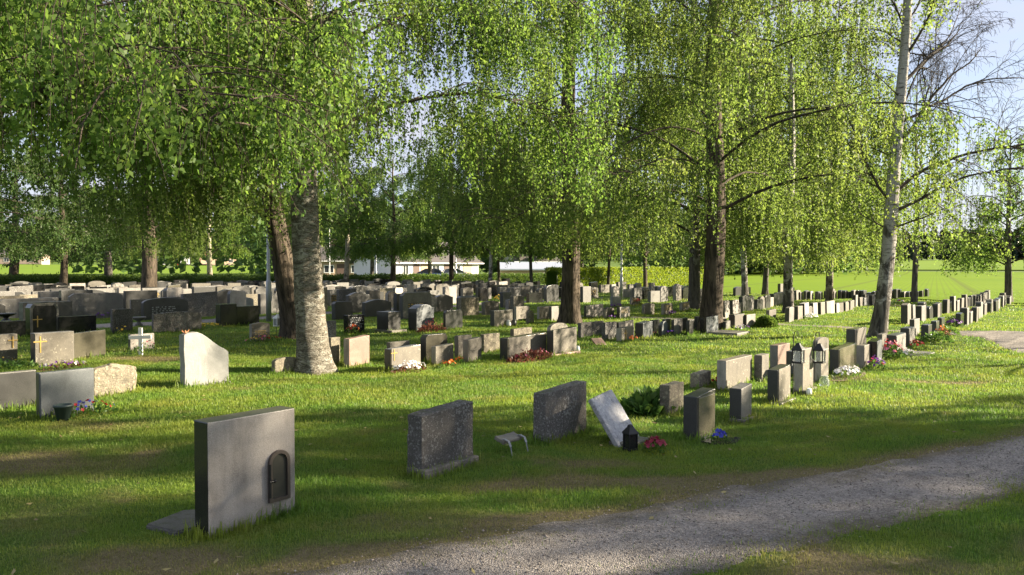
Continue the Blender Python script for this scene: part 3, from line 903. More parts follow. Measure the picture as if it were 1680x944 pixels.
tree(515, 611, 'near', 48, 'bark_scaly', 'big old birch with pale scaly trunk standing beside the low arched stone', 17, (-.036, .0), 2.2, 1, 1, 1.45, mark='the big pale-barked birch')
tree(483, 554, 'mid', 36, 'bark_dark', 'dark leaning birch trunk close behind the big pale birch', 16, (-.12, 0), .6, .95, 2, 1.4)
tree(935, 531, 'mid', 31, 'bark_dark', 'tall birch with furrowed brown trunk by the long slate gravestone row', 18, (.0, 0), -PI / 2 + .05, 1.0, 3, 1.4, mark='the furrowed brown birch')
tree(1166, 541, 'mid_b', 34, 'bark_dark', 'birch with black trunk behind the black gravestone carved with a lantern', 18, (.01, 0), 3.4, 1.0, 4, 1.35, mark='the black-trunked birch')
tree(1139, 507, 'mid_b', 19, 'bark_grey', 'brown trunked birch just beyond the black trunked one', 17, (-.015, 0), 0.4, 1.0, 5, 1.4, mark='the brown-trunked birch')
tree(1293, 514, 'weep', 15, 'bark_white', 'white barked weeping birch standing by the light grey lettered stone', 15, (0, 0), 1.3, 1.15, 6, 1.4, mark='the white weeping birch')
tree(1361, 502, 'weep', 11.5, 'bark_pale', 'slender weeping birch whose twigs reach down to the far stones', 14, (.02, 0), 4.0, 1.15, 7, 1.3, mark='the slender weeping birch')
tree(1222, 489, 'weep', 10, 'bark_white', 'thin white birch trunk at the edge of the crop field, beyond the brown birch', 14, (0, 0), 2.0, 1.2, 8, 1.3)
tree(1255, 484, 'far', 9, 'bark_grey', 'grey birch between the two white barked weeping birches', 15, (0, 0), 3.0, 1.1, 9, 1.3)
tree(243, 491, 'mid', 25, 'bark_dark', 'stout dark trunked birch among the crowded stones, in front of the low hedge', 15, (.01, 0), 4.4, .95, 10, 1.3, mark='the stout dark birch')
tree(178, 474, 'dark', 13, 'bark_grey', 'straight grey trunked tree by the low hedge, beside the stout dark birch', 13, (0, 0), 2.0, 1.1, 11, 1.2, mark='the straight grey tree')
tree(344, 468, 'far', 9, 'bark_pale', 'slim pale birch growing in the low hedge, behind the gilt crosses', 14, (.01, 0), 1.0, 1.1, 12, 1.3, mark='the slim hedge birch')
tree(20, 474, 'dark', 15, 'bark_dark', 'dark round headed tree with bare low trunk at the end of the hedge', 12, (.05, 0), 0.0, 1.0, 13, 1.3, mark='the round-headed dark tree')
tree(104, 479, 'dark', 12, 'bark_dark', 'low branched dark tree whose leaves hang before the hedge', 12, (0, 0), 2.6, .9, 31, 1.2)
tree(-70, 486, 'dark', 12, 'bark_dark', 'dark tree at the edge of the crowded rows, cut by the picture edge', 13, (0, 0), 4.6, 1.05, 32, 1.2)
tree(568, 474, 'far', 8.5, 'bark_pale', 'slim birch in front of the bluish gable of the white house', 14, (.01, 0), 5.0, 1.0, 14, 1.3, mark='the birch before the gable')
tree(706, 466, 'far', 7, 'bark_grey', 'birch on the lawn before the white house, screening its brown roof', 14, (0, 0), 1.7, 1.1, 33, 1.2)
tree(610, 466, 'dark', 7, 'bark_grey', 'leafy tree screening the bluish gable and roof of the white house', 13, (0, 0), .7, .95, 34, 1.2)
tree(645, 470, 'dark', 9, 'bark_dark', 'dark broad leaved tree before the corner of the white house', 12, (0, 0), 1.1, 1.0, 15, 1.2, mark='the tree at the house corner')
tree(741, 473, 'far', 8, 'bark_dark', 'dark stemmed birch hiding the far end of the white house', 14, (0, 0), 2.8, 1.1, 16, 1.2, mark='the birch at the house end')
tree(804, 476, 'far', 6.5, 'bark_white', 'slender white stemmed birch between the white house and the low brown shed', 14, (0, 0), .2, 1.1, 17, 1.2, mark='the slender white stem')
tree(819, 470, 'dark', 5, 'bark_dark', 'thin dark tree close beside the slender white stemmed birch', 13, (0, 0), 4.2, 1.1, 18, 1.2)
tree(872, 474, 'far', 5.5, 'bark_grey', 'young tree in front of the low shed with the pale roof', 14, (0, 0), 3.9, 1.1, 19, 1.2, mark='the young tree by the shed')
tree(955, 474, 'far', 7, 'bark_grey', 'grey birch against the end of the clipped hedge, behind the furrowed birch', 14, (0, 0), 3.3, 1.0, 20, 1.2)
tree(998, 474, 'thin', 5, 'bark_dark', 'small fork branched tree before the clipped hedge', 11, (0, 0), 1.2, 1.0, 21, 1.2, mark='the small forked tree')
tree(1059, 476, 'dark', 7, 'bark_dark', 'dark stemmed tree in the middle of the clipped hedge', 13, (0, 0), 5.2, 1.0, 22, 1.2, mark='the tree amid the clipped hedge')
tree(1500, 496, 'thin', 9, 'bark_grey', 'thinly leaved young birch with upswept branches at the field edge', 11, (.0, 0), .7, 1.0, 23, 1.3)
tree(1654, 497, 'bushy', 11, 'bark_grey', 'leafy low weeping birch at the far end of the long stone row', 8, (0, 0), 2.4, 1., 24, 1.3)
tree(0, 0, 'left', 50, 'bark_dark', 'spreading birch beside the lawn, its long low limb reaching over the graves', 15, (0, 0), 0, 1, 25, 1.4, pos=(-9.7, 10.4))
# trees of the same avenue that stand outside the picture and shade it
for n_, (x, y, cr, s, lab) in enumerate([
        (19.0, 9.2, 'shade', .87, 'birch shading the lichen stones of the front row'),
        (27.0, 10.4, 'shade', .92, 'tall birch far along the gravel path'),
        (29.0, 8.4, 'shade', 1.0, 'birch behind the others along the gravel path'),
        (23.0, 6.9, 'shade', .85, 'birch where the gravel path bends away'),
        (15.5, 16.6, 'thin', 1.0, 'young birch by the cross path throwing thin streaks of shade'),
        (13.6, 13.6, 'thin', .75, 'small birch on the lawn throwing thin streaks of shade'),
]):
    tree(0, 0, cr, 30 if cr == 'shade' else 12, 'bark_dark', lab, 15 if cr == 'shade' else 9, pos=(x, y), rot=n_ * 1.3, scale=s, seed=60 + n_)


# ------------------------------------------------------------------ the bare birch
def bare_birch():
    p = G(1440, 553); D = p.y
    root = tag(empty('birch_tree', p), 'tall white birch with bare dead branches beside the front stone row', 'tree', 'trees of the graveyard')
    TREE_MARKS.append((1440, 'the bare birch'))
    r = np.random.default_rng(404)
    H = 13.
    # trunk leaning away from the camera's axis: top of the picture at px 1482
    zt = AT(1480, 0, D).z - p.z; bx = (1482 - 1440) / F * D
    zz = np.r_[np.linspace(-.15, 1, 14), np.linspace(1.1, H, 90)]
    h = np.clip(zz, 0, H)
    cx = bx * (h / zt) ** .8 + .03 * np.sin(h * 1.1); cy = .03 * np.sin(h * .8 + 1)
    rad = .172 * (1 - h / (H * 1.03)) ** .75 * (1 + .35 * np.exp(-h / .3)) + .006
    a = np.arange(24) * 2 * PI / 24
    Rr = rad[:, None] * (1 + .04 * np.sin(3 * a[None] + h[:, None]) + .03 * np.sin(5 * a[None] - h[:, None] * .7) + r.normal(0, .015, (len(zz), 24)))
    Vv = np.stack([cx[:, None] + Rr * np.cos(a), cy[:, None] + Rr * np.sin(a), np.broadcast_to(zz[:, None], Rr.shape)], -1).reshape(-1, 3)
    i = np.arange(len(zz) - 1)[:, None] * 24; k = np.arange(24)[None]; k2 = (k + 1) % 24
    mesh_np('trunk', Vv, np.stack([i + k, i + k2, i + 24 + k2, i + 24 + k], -1).reshape(-1, 4), mat=M['bark_white'], parent=root, smooth_sh=True)

    def axis_at(z): return np.array([np.interp(z, h[14:], cx[14:]), np.interp(z, h[14:], cy[14:]), z])
    tubes = []; leafP = []

    def grow(start, az, el, L, rad, lev):
        n = max(5, int(L / .16))
        tt = np.linspace(0, 1, n)
        w1 = np.cumsum(r.normal(0, .10, n)); w2 = np.cumsum(r.normal(0, .09, n))
        e = el - (.25, .25, .8, 1.2)[lev] * tt + w2
        aa = az + w1
        dd = np.stack([np.cos(e) * np.cos(aa), np.cos(e) * np.sin(aa), np.sin(e)], 1) * (L / (n - 1))
        P = np.array(start)[None] + np.r_[np.zeros((1, 3)), np.cumsum(dd[1:], 0)]
        tubes.append((P, np.linspace(rad, max(.0026, rad * .22), n)))
        if lev >= 3: return
        m = int(L * (4.6, 5.5, 5.)[lev]) + (2 if lev < 2 else 0)
        for _ in range(m):
            q = .22 + .78 * r.random(); j = int(q * (n - 1))
            dl = L * (.55, .55, .5)[lev] * (1.15 - .7 * q) * r.uniform(.5, 1.1)
            grow(P[j], aa[j] + r.choice([-1, 1]) * r.uniform(.3, .95), e[j] + r.normal(-.02, .5), max(.15, dl), max(.0032, rad * (1 - .7 * q) * .45), lev + 1)

    def limb(y0, x1, y1, dy, rad, up=0.):
        """from the trunk at picture height y0 towards the point (x1, y1), dy metres nearer or farther"""
        z0 = AT(1440, y0, D).z - p.z; s0 = axis_at(z0)
        e_ = AT(x1, y1, D + dy); tgt = np.array([e_.x - p.x, e_.y - p.y, e_.z - p.z])
        v = tgt - s0; L = np.linalg.norm(v)
        grow(s0, math.atan2(v[1], v[0]), math.asin(v[2] / L) + .12, L, rad, 0)
    for a_ in ((348, 1720, 278, -.8, .040), (322, 1660, 175, .6, .046), (238, 1665, 95, -.7, .046), (205, 1680, 85, 1.0, .038), (140, 1625, -20, .5, .05), (375, 1600, 350, -1.2, .026),
               (95, 1600, -70, -1, .04), (180, 1640, 30, 1.8, .03), (335, 1350, 190, -.4, .040), (378, 1372, 356, .8, .022), (260, 1390, 215, 1.2, .022), (160, 1395, 110, -1.2, .022), (75, 1400, 50, 1., .026),
               (60, 1440, -80, .5, .035), (40, 1560, -80, 1.2, .03), (-30, 1400, -160, -1., .04), (-60, 1600, -200, 1, .04), (-120, 1450, -250, 1., .035), (-150, 1560, -300, -1, .03)):
        limb(*a_)
    Vb, Qb = tubes_np(tubes, 4)
    mesh_np('bare_branches', Vb, Qb, mat=M['branch_bare'], parent=root, smooth_sh=True)
    print('bare birch quads', len(Qb))
    # its few remaining leaves, high up
    top = [t_ for t_ in tubes if t_[0][-1, 2] > 7.2 + max(0, (t_[0][-1, 0] - bx - .3)) * .9 and len(t_[0]) < 9]
    P = np.concatenate([t_[0] for t_ in top]); n = min(len(P) * 2, 5000)
    P = P[r.integers(0, len(P), n)] + r.normal(0, .09, (n, 3)) - np.array([0, 0, 1]) * np.abs(r.normal(0, .25, (n, 1)))
    ax = unit(np.stack([r.normal(0, .5, n), r.normal(0, .5, n), -np.abs(r.normal(.8, .4, n))], 1)); sd_ = unit(np.cross(ax, r.normal(0, 1, (n, 3))))
    Vl, Ql = leaf_quads(P, ax, sd_, .075 * (.6 + .6 * r.random(n)), .058)
    mesh_np('crown', Vl, Ql, mat=M['leaf_pale'], parent=root)
    return root


bare_birch()

# the far wood and the trees behind the houses
def wood(name, pts, n, hmin, hmax, mat, label, leafy=False, seed=1):
    r = np.random.default_rng(seed)
    Ps = resample(np.array(pts, float), 400)
    V_, Q_, off = [], [], 0
    for _ in range(n):
        c = Ps[r.integers(0, 400)] + r.normal(0, 1, 2) * (9, 14); h = r.uniform(hmin, hmax); R = h * (r.uniform(.17, .26) if not leafy else r.uniform(.28, .42))
        m = 380; f = r.random(m) ** .8
        prof = R * ((1 - f) ** .8 if not leafy else np.sqrt(np.clip(1 - (2 * f - .9) ** 2 / 1.25, 0.02, 1)))
        a = r.random(m) * 6.28; rr = prof * np.sqrt(.35 + .65 * r.random(m))
        P = np.stack([c[0] + np.cos(a) * rr, c[1] + np.sin(a) * rr, ground_z(c[0], c[1]) + h * (.06 + .94 * f)], 1)
        ax = unit(np.stack([np.cos(a), np.sin(a), r.normal(-.3, .6, m)], 1)); sd_ = unit(np.cross(ax, r.normal(0, 1, (m, 3))))
        s_ = h * (.07 + .06 * r.random(m))
        v, q = leaf_quads(P, ax, sd_, s_, s_ * .8)
        V_.append(v); Q_.append(q + off); off += len(v)
    tag(mesh_np(name, np.concatenate(V_), np.concatenate(Q_), mat=M[mat]), label, 'wood', kind='stuff')


wood('forest', [(80, 700), (240, 640), (420, 560), (640, 420)], 620, 14, 24, 'leaf_conifer', 'dark spruce wood along the far edge of the fields', seed=3)
wood('mixed_woods', [(-420, 420), (-260, 480), (-120, 500), (60, 480)], 260, 12, 22, 'leaf_dark', 'leafy wood behind the houses across the meadow', True, seed=4)
wood('birch_woods', [(-75, 165), (-30, 170), (10, 175), (60, 195), (100, 260)], 90, 11, 20, 'leaf_dark', 'tall leafy trees closing the view behind the white house', True, seed=5)


# ------------------------------------------------------------------ hedges
def hedge(pts, wd, h, n, leaf, lm, label, rough=.12, seed=1):
    r = np.random.default_rng(seed)
    P = resample(np.array(pts, float), 160); d = unit(np.gradient(P, axis=0)); nn = np.stack([-d[:, 1], d[:, 0]], 1)
    root = tag(empty('hedge', (P[0, 0], P[0, 1], gz(*P[0]))), label, 'hedge', 'hedges round the graveyard')
    # inner mass of twigs
    prof = np.array([(-.38, 0), (-.40, .8), (-.25, .9), (.25, .9), (.40, .8), (.38, 0)])
    Vc = np.stack([np.stack([P[:, 0] + nn[:, 0] * a * wd, P[:, 1] + nn[:, 1] * a * wd, ground_z(P[:, 0], P[:, 1]) + b * h], 1) for a, b in prof], 1).reshape(-1, 3)
    i = np.arange(159)[:, None] * 6; k = np.arange(5)[None]
    Vc = Vc - np.array(root.location)
    mesh_np('stems', Vc, np.stack([i + k, i + k + 1, i + 6 + k + 1, i + 6 + k], -1).reshape(-1, 4), mat=M['leaf_dark'], parent=root)
    j = r.random(n) * 159; a = j.astype(int); f = (j - a)[:, None]
    C = P[a] * (1 - f) + P[np.minimum(a + 1, 159)] * f; N_ = nn[a]
    u_ = r.random(n) * 2.7
    off = np.where(u_ < 1, -.5, np.where(u_ < 1.7, (u_ - 1.35) / .7, .5)); zf = np.where(u_ < 1, u_, np.where(u_ < 1.7, 1., u_ - 1.7))
    hh = h * (1 + rough * 2 * (fbm(j * 3, j * 0 + 3, .25, seed) - .5) * 1.6)
    q = C + N_ * (off * wd + r.normal(0, rough * .35, n))[:, None]
    PP = np.stack([q[:, 0], q[:, 1], ground_z(q[:, 0], q[:, 1]) + np.maximum(.03, zf * hh + r.normal(0, rough * .4, n))], 1) - np.array(root.location)
    ax = unit(r.normal(0, 1, (n, 3)) + np.array([0, 0, .4])); sd_ = unit(np.cross(ax, r.normal(0, 1, (n, 3))))
    Vl, Ql = leaf_quads(PP, ax, sd_, leaf * (.6 + .8 * r.random(n)), leaf * .7)
    mesh_np('foliage', Vl, Ql, mat=M[lm], parent=root)


hedge([GX(-150, 60).xy, GX(120, 61).xy, GX(300, 63).xy, GX(478, 66).xy], 1.1, .98, 34000, .12, 'leaf_hedge', 'low loose green hedge between the crowded stones and the meadow', .16, 3)
hedge([GX(520, 68).xy, GX(700, 74).xy, GX(905, 82).xy], 1.0, .95, 26000, .12, 'leaf_hedge', 'low hedge bordering the lawn in front of the white house', .14, 4)
HC = GX(905, 57)
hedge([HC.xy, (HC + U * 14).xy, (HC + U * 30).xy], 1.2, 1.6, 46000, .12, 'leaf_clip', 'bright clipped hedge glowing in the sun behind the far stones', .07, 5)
# ------------------------------------------------------------------ houses
def clad_mat(name, col, board=.14, vert=True):
    k = NT(name); p = k.obj(); s = k.n('ShaderNodeSeparateXYZ', None, i0=p)
    u_ = k.math('ADD', s.outputs[0], s.outputs[1]) if vert else s.outputs[2]
    sn = k.math('SINE', k.math('MULTIPLY', u_, 2 * PI / board))
    c = k.mix(k.math('MULTIPLY', k.ramp(sn, .85, .98), .5), col, tuple(x * .5 for x in col))
    c = k.mix(k.math('MULTIPLY', k.noise(p, 1.5, 3.), .3), c, tuple(x * .8 for x in col))
    return k.finish(k.n('ShaderNodeBsdfPrincipled', None, Base_Color=c, Roughness=.7, Normal=k.bump(sn, .4, .01)).outputs[0])


M['clad_white'] = clad_mat('white_cladding', (.72, .71, .68))
M['clad_tan'] = clad_mat('tan_cladding', (.42, .30, .20), .18, False)
M['clad_pink'] = clad_mat('pale_brick', (.48, .36, .29), .09, False)
M['clad_brown'] = clad_mat('brown_boards', (.10, .06, .045))
M['roof_brown'] = clad_mat('brown_roof', (.085, .075, .07), .35, False)
M['roof_grey'] = clad_mat('pale_metal_roof', (.33, .36, .42), .4)
M['roof_red'] = clad_mat('red_roof', (.22, .09, .06), .35, False)


def house(C, rz, L, Wd, h, rh, wall, roof, label, openings, oh=.5, chimney=True, name='house', base=True):
    root = tag(empty(name, (C[0], C[1], gz(C[0], C[1]) - .05), rz), label, name.split('_')[-1], 'houses beyond the graveyard')
    bm = bmesh.new()
    prof = [(0, 0), (Wd, 0), (Wd, h), (Wd / 2, h + rh), (0, h)]
    a = [bm.verts.new((0, y, z)) for y, z in prof]; b = [bm.verts.new((L, y, z)) for y, z in prof]
    bm.faces.new(a); bm.faces.new(b[::-1])
    for i in range(5):
        bm.faces.new((a[i], b[i], b[(i + 1) % 5], a[(i + 1) % 5]))
    from_bm('wall', bm, M[wall], root)
    bm = bmesh.new(); th = .16; sl = rh / (Wd / 2)
    for s in (0, 1):
        y0, y1 = (-oh, Wd / 2) if s == 0 else (Wd + oh, Wd / 2)
        z0, z1 = h - oh * sl + .03, h + rh + .03
        vs = [bm.verts.new(v) for v in ((-oh, y0, z0), (L + oh, y0, z0), (L + oh, y1, z1), (-oh, y1, z1), (-oh, y0, z0 + th), (L + oh, y0, z0 + th), (L + oh, y1, z1 + th), (-oh, y1, z1 + th))]
        for f in ((0, 1, 2, 3), (4, 7, 6, 5), (0, 4, 5, 1), (1, 5, 6, 2), (2, 6, 7, 3), (3, 7, 4, 0)):
            bm.faces.new([vs[i] for i in f])
    rf = from_bm('roof', bm, M[roof], root)
    if chimney:
        bm = bmesh.new(); bm_box(bm, (L * .4, Wd * .5, h + rh + .3), (.8, .6, 1.3)); bm_box(bm, (L * .4, Wd * .5, h + rh + 1.0), (.95, .75, .12)); from_bm('chimney', bm, M['clad_pink'], rf)
    bm = bmesh.new(); bm_box(bm, (L / 2, -.02, .18), (L + .06, .1, .42)); bm_box(bm, (-.02, Wd / 2, .18), (.1, Wd + .1, .42)); from_bm('plinth', bm, M['concrete'], root)
    bm = bmesh.new(); bm_box(bm, (L / 2, -oh - .05, h - oh * sl + .06), (L + 2 * oh + .1, .11, .12)); from_bm('gutter', bm, M['white_paint'], root)
    for kind, x, w_, z, hh, side in openings:
        fr, gl = bmesh.new(), bmesh.new()
        def put(bm, cx, cz, sx, sz, dep, out):
            c, s_ = ((cx, -out, cz), (sx, dep, sz)) if side == 0 else ((-out, cx, cz), (dep, sx, sz))
            bm_box(bm, c, s_)
        if kind == 'window':
            for cx, cz, sx, sz in ((x, z, w_ + .16, .08), (x, z + hh, w_ + .16, .08), (x - w_ / 2, z + hh / 2, .08, hh), (x + w_ / 2, z + hh / 2, .08, hh), (x, z + hh / 2, .05, hh)):
                put(fr, cx, cz, sx, sz, .06, .035)
            f = from_bm('window', fr, M['white_paint'], root)
            put(gl, x, z + hh / 2, w_, hh, .02, .012); from_bm('pane', gl, M['window'], f)
        else:
            put(fr, x, z + hh / 2, w_, hh, .05, .03)
            d_ = from_bm(kind, fr, M['clad_brown'] if kind == 'door' else M['clad_tan'], root)
            put(gl, x + w_ * .38, 1.0, .04, .14, .05, .075); from_bm('handle', gl, M['galv'], d_)
    return root


C = GX(650, 97.5)
house(C, math.radians(47), 14.5, 9.0, 2.55, 2.6, 'clad_white', 'roof_brown', 'long white house with brown roof behind the low hedge, cars in front',
      [('window', 1.5, .9, .9, 1.2, 0), ('door', 3.3, 1.0, .1, 2.1, 0), ('panel_door', 4.7, 1.3, .1, 2.2, 0), ('window', 6.6, 1.3, .9, 1.2, 0), ('door', 8.6, 1.0, .1, 2.1, 0), ('window', 10.4, 1.2, .9, 1.2, 0), ('panel_door', 12.4, 1.6, .1, 2.2, 0), ('window', 4.5, 1.2, 3.3, .9, 1)])
C = GX(522, 118)
house(C, math.radians(20), 7.0, 7, 3.0, 2.2, 'clad_tan', 'roof_brown', 'small tan house with brown roof just beside the big birch trunk', [('window', 1.6, 1.4, 1.0, 1.1, 0), ('door', 3.6, 1.6, .1, 2.2, 0), ('window', 5.6, 1.2, 1.0, 1.1, 0)])
C = GX(822, 112)
house(C, math.radians(2), 10.5, 6, 1.5, .9, 'clad_pink', 'roof_grey', 'low brick shed with pale metal roof behind the young trees', [('panel_door', 2.3, 4.2, .1, 1.3, 0)], .4, False, 'garden_shed')
C = GX(845, 150)
house(C, math.radians(20), 9, 7, 3.2, 2.4, 'clad_white', 'roof_brown', 'white house with small windows peeping over the low brick shed', [('window', 2, 1.2, 1.2, 1.2, 0), ('window', 5, 1.2, 1.2, 1.2, 0), ('door', 7, 1., .1, 2.1, 0)])
C = GX(248, 335)
house(C, math.radians(18), 15, 11, 4.2, 3.8, 'clad_white', 'roof_brown', 'white house far across the meadow beside the stout dark birch', [('window', 3, 1.8, 1.3, 1.5, 0), ('window', 7, 1.8, 1.3, 1.5, 0), ('door', 11, 1.4, .2, 2.4, 0)])
C = GX(330, 345)
house(C, math.radians(35), 17, 10, 4.0, 3.6, 'clad_tan', 'roof_red', 'tan house with a reddish roof far across the meadow', [('window', 3, 1.8, 1.3, 1.5, 0), ('panel_door', 8, 3.2, .2, 2.4, 0), ('window', 13, 1.8, 1.3, 1.5, 0)])
C = GX(-25, 320)
house(C, math.radians(15), 21, 11, 4.6, 4.2, 'clad_pink', 'roof_brown', 'long pale brick house far behind the round headed dark tree', [('window', 3, 1.8, 1.3, 1.5, 0), ('window', 8, 1.8, 1.3, 1.5, 0), ('door', 12, 1.4, .2, 2.4, 0), ('window', 17, 1.8, 1.3, 1.5, 0)])


# ------------------------------------------------------------------ cars
def car(x, y, rz, col, label):
    root = tag(empty('parked_car', (x, y, gz(x, y) + .06), rz), label, 'car', 'cars parked by the houses')
    paint = plain('car_paint', col, .25, .3)
    W2 = .86
    body = [(-2.05, .32), (-2.1, .62), (-2.0, .95), (-1.6, 1.0), (.75, .96), (1.55, .84), (2.05, .70), (2.12, .45), (2.05, .30), (1.65, .26), (-1.7, .26)]
    bm = bmesh.new(); bm_prism(bm, body, -W2, W2)
    bmesh.ops.bevel(bm, geom=[e for e in bm.edges], offset=.06, segments=2, affect='EDGES'); from_bm('body', bm, paint, root, True)
    cab = [(-1.95, .98), (-1.72, 1.42), (-1.2, 1.5), (-.1, 1.49), (.95, .97)]
    bm = bmesh.new(); a = [bm.verts.new((px, -(W2 - .06) if pz < 1.1 else -.66, pz)) for px, pz in cab]; b = [bm.verts.new((px, (W2 - .06) if pz < 1.1 else .66, pz)) for px, pz in cab]
    bm.faces.new(a); bm.faces.new(b[::-1])
    for i in range(5): bm.faces.new((a[i], b[i], b[(i + 1) % 5], a[(i + 1) % 5]))
    from_bm('window', bm, M['window'], root)
    bm = bmesh.new(); bm_box(bm, (-.72, 0, 1.5), (1.25, 1.34, .05), bevel=.02)
    for s in (-1, 1):
        for px, pz, qx, qz in ((-1.98, .97, -1.72, 1.44), (.95, .97, -.1, 1.49), (-.45, .97, -.5, 1.49)):
            bm_tube(bm, [(px, s * (W2 - .05), pz), (qx, s * .67, qz)], .04, 6)
    from_bm('roof', bm, paint, root)
    for px in (-1.3, 1.32):
        for s in (-1, 1):
            bm = bmesh.new(); bmesh.ops.create_cone(bm, cap_ends=True, segments=20, radius1=.31, radius2=.31, depth=.2)
            bmesh.ops.transform(bm, matrix=Matrix.Translation((px, s * .79, .31)) @ Matrix.Rotation(PI / 2, 4, 'X'), verts=bm.verts)
            wh = from_bm('wheel', bm, M['black_iron'], root)
            bm = bmesh.new(); bmesh.ops.create_cone(bm, cap_ends=True, segments=14, radius1=.19, radius2=.17, depth=.22)
            bmesh.ops.transform(bm, matrix=Matrix.Translation((px, s * .795, .31)) @ Matrix.Rotation(PI / 2, 4, 'X'), verts=bm.verts)
            from_bm('rim', bm, M['grey_metal'], wh)
    for s in (-1, 1):
        bm = bmesh.new(); bm_box(bm, (2.05, s * .6, .62), (.14, .34, .13), bevel=.02); from_bm('headlight', bm, M['glass'], root)
        bm = bmesh.new(); bm_box(bm, (-2.06, s * .68, .80), (.1, .22, .2), bevel=.02); from_bm('tail_light', bm, plain('tail_light_red', (.35, .02, .02), .3), root)
        bm = bmesh.new(); bm_box(bm, (.62, s * .95, 1.0), (.12, .18, .13), bevel=.03); from_bm('mirror', bm, paint, root)


p_ = GX(698, 94.0); car(p_.x, p_.y, math.radians(180), (.02, .035, .09), 'dark blue hatchback parked before the long white house')
p_ = GX(752, 95.5); car(p_.x, p_.y, math.radians(10), (.45, .46, .47), 'silver car parked at the far end of the white house')
p_ = GX(286, 322); car(p_.x, p_.y, math.radians(170), (.30, .02, .02), 'small red car far across the meadow by the white house')


# ------------------------------------------------------------------ lamp posts
def lamp_post(px, py, H, label, mark=None, r=.055):
    p = G(px, py); root = tag(empty('lamp_post', p), label, 'lamp post', 'lamp posts along the paths')
    bm = bmesh.new(); bm_lathe(bm, [(r * 1.5, -.1), (r * 1.5, 1.25), (r * 1.1, 1.3), (r, 1.32), (r * .7, H), (0, H)], sides=12); from_bm('post', bm, M['galv'], root, True)
    bm = bmesh.new(); bm_lathe(bm, [(.06, H - .05), (.1, H + .02), (.22, H + .30), (.30, H + .34), (.05, H + .48), (0, H + .5)], sides=16); hd = from_bm('lamp_head', bm, M['galv'], root)
    bm = bmesh.new(); bm_box(bm, (r * 1.5, 0, .8), (.02, .07, .3)); from_bm('hatch', bm, M['grey_metal'], root)
    if mark: TREE_MARKS.append((px, mark))


lamp_post(441, 528, 5.2, 'slim grey lamp post on the row path beside the leaning dark birch', 'the lamp post by the leaning birch')
lamp_post(1019.5, 493, 5.0, 'pale lamp post among the far gilt lettered stones', 'the pale lamp post')
lamp_post(617, 463, 5., 'lamp post in front of the bluish gable of the white house', None, .07)
lamp_post(748, 463, 6., 'white lamp post before the far end of the white house', None, .07)
bm = bmesh.new()
p_ = GX(541, 108); bm_lathe(bm, [(.09, 0), (.09, .6), (.06, .62), (.045, 7.2), (0, 7.25)], sides=10)
fp = from_bm('flag_pole', bm, M['white_paint']); fp.location = p_; tag(fp, 'white flag pole before the small tan house', 'flag pole')

# ------------------------------------------------------------------ planting
FLOWER = {}
def fmat(col):
    if col not in FLOWER:
        k = NT('petal'); rr = k.n('ShaderNodeNewGeometry').outputs['Random Per Island']
        c = k.mix(rr, tuple(x * .7 for x in col), tuple(min(.9, x * 1.25 + .02) for x in col))
        d = k.n('ShaderNodeBsdfPrincipled', None, Base_Color=c, Roughness=.6); t_ = k.n('ShaderNodeBsdfTranslucent', None, Color=c)
        FLOWER[col] = k.finish(k.n('ShaderNodeMixShader', None, Fac=.3, i1=d.outputs[0], i2=t_.outputs[0]).outputs[0])
    return FLOWER[col]


PURPLE, BLUE, RED, MAROON, WHITE, ORANGE, YELLOW, PINK = (.16, .03, .30), (.05, .06, .50), (.45, .02, .02), (.22, .01, .04), (.72, .70, .74), (.65, .16, .02), (.65, .45, .03), (.55, .15, .25)


def leafy(r, n, rx, ry, h, leaf, up=.6):
    a = r.random(n) * 6.28; q = np.sqrt(r.random(n)); z = h * (1 - q ** 2 * .85) * (.35 + .65 * r.random(n))
    P = np.stack([np.cos(a) * q * rx, np.sin(a) * q * ry, z * .8], 1)
    ax = unit(np.stack([np.cos(a) * q, np.sin(a) * q, up + r.normal(0, .4, n)], 1) + r.normal(0, .35, (n, 3))); sd_ = unit(np.cross(ax, r.normal(0, 1, (n, 3))))
    return leaf_quads(P, ax, sd_, leaf * (.6 + .7 * r.random(n)), leaf * .55)


def petals(r, n, rx, ry, h, size, np_=5):
    Vs, T = [], []
    off = 0
    for _ in range(n):
        a = r.random() * 6.28; q = math.sqrt(r.random()); c = np.array([math.cos(a) * q * rx, math.sin(a) * q * ry, h * (1 - .5 * q * q) * r.uniform(.75, 1.1)])
        nr = unit(np.array([math.cos(a) * q + r.normal(0, .35), math.sin(a) * q + r.normal(0, .35) - .25, .75])); e1 = unit(np.cross(nr, [.3, .8, .1])); e2 = np.cross(nr, e1)
        s = size * r.uniform(.7, 1.15)
        Vs.append(c[None]); m = np_ * 2
        ang = np.arange(m) * 2 * PI / m + r.random()
        rad = np.where(np.arange(m) % 2 == 0, s, s * .62); lift = np.where(np.arange(m) % 2 == 0, .35 * s, .15 * s)
        Vs.append(c + (e1[None] * np.cos(ang)[:, None] + e2[None] * np.sin(ang)[:, None]) * rad[:, None] + nr[None] * lift[:, None])
        for j in range(m): T.append((off, off + 1 + j, off + 1 + (j + 1) % m))
        off += m + 1
    return np.concatenate(Vs), np.array(T)


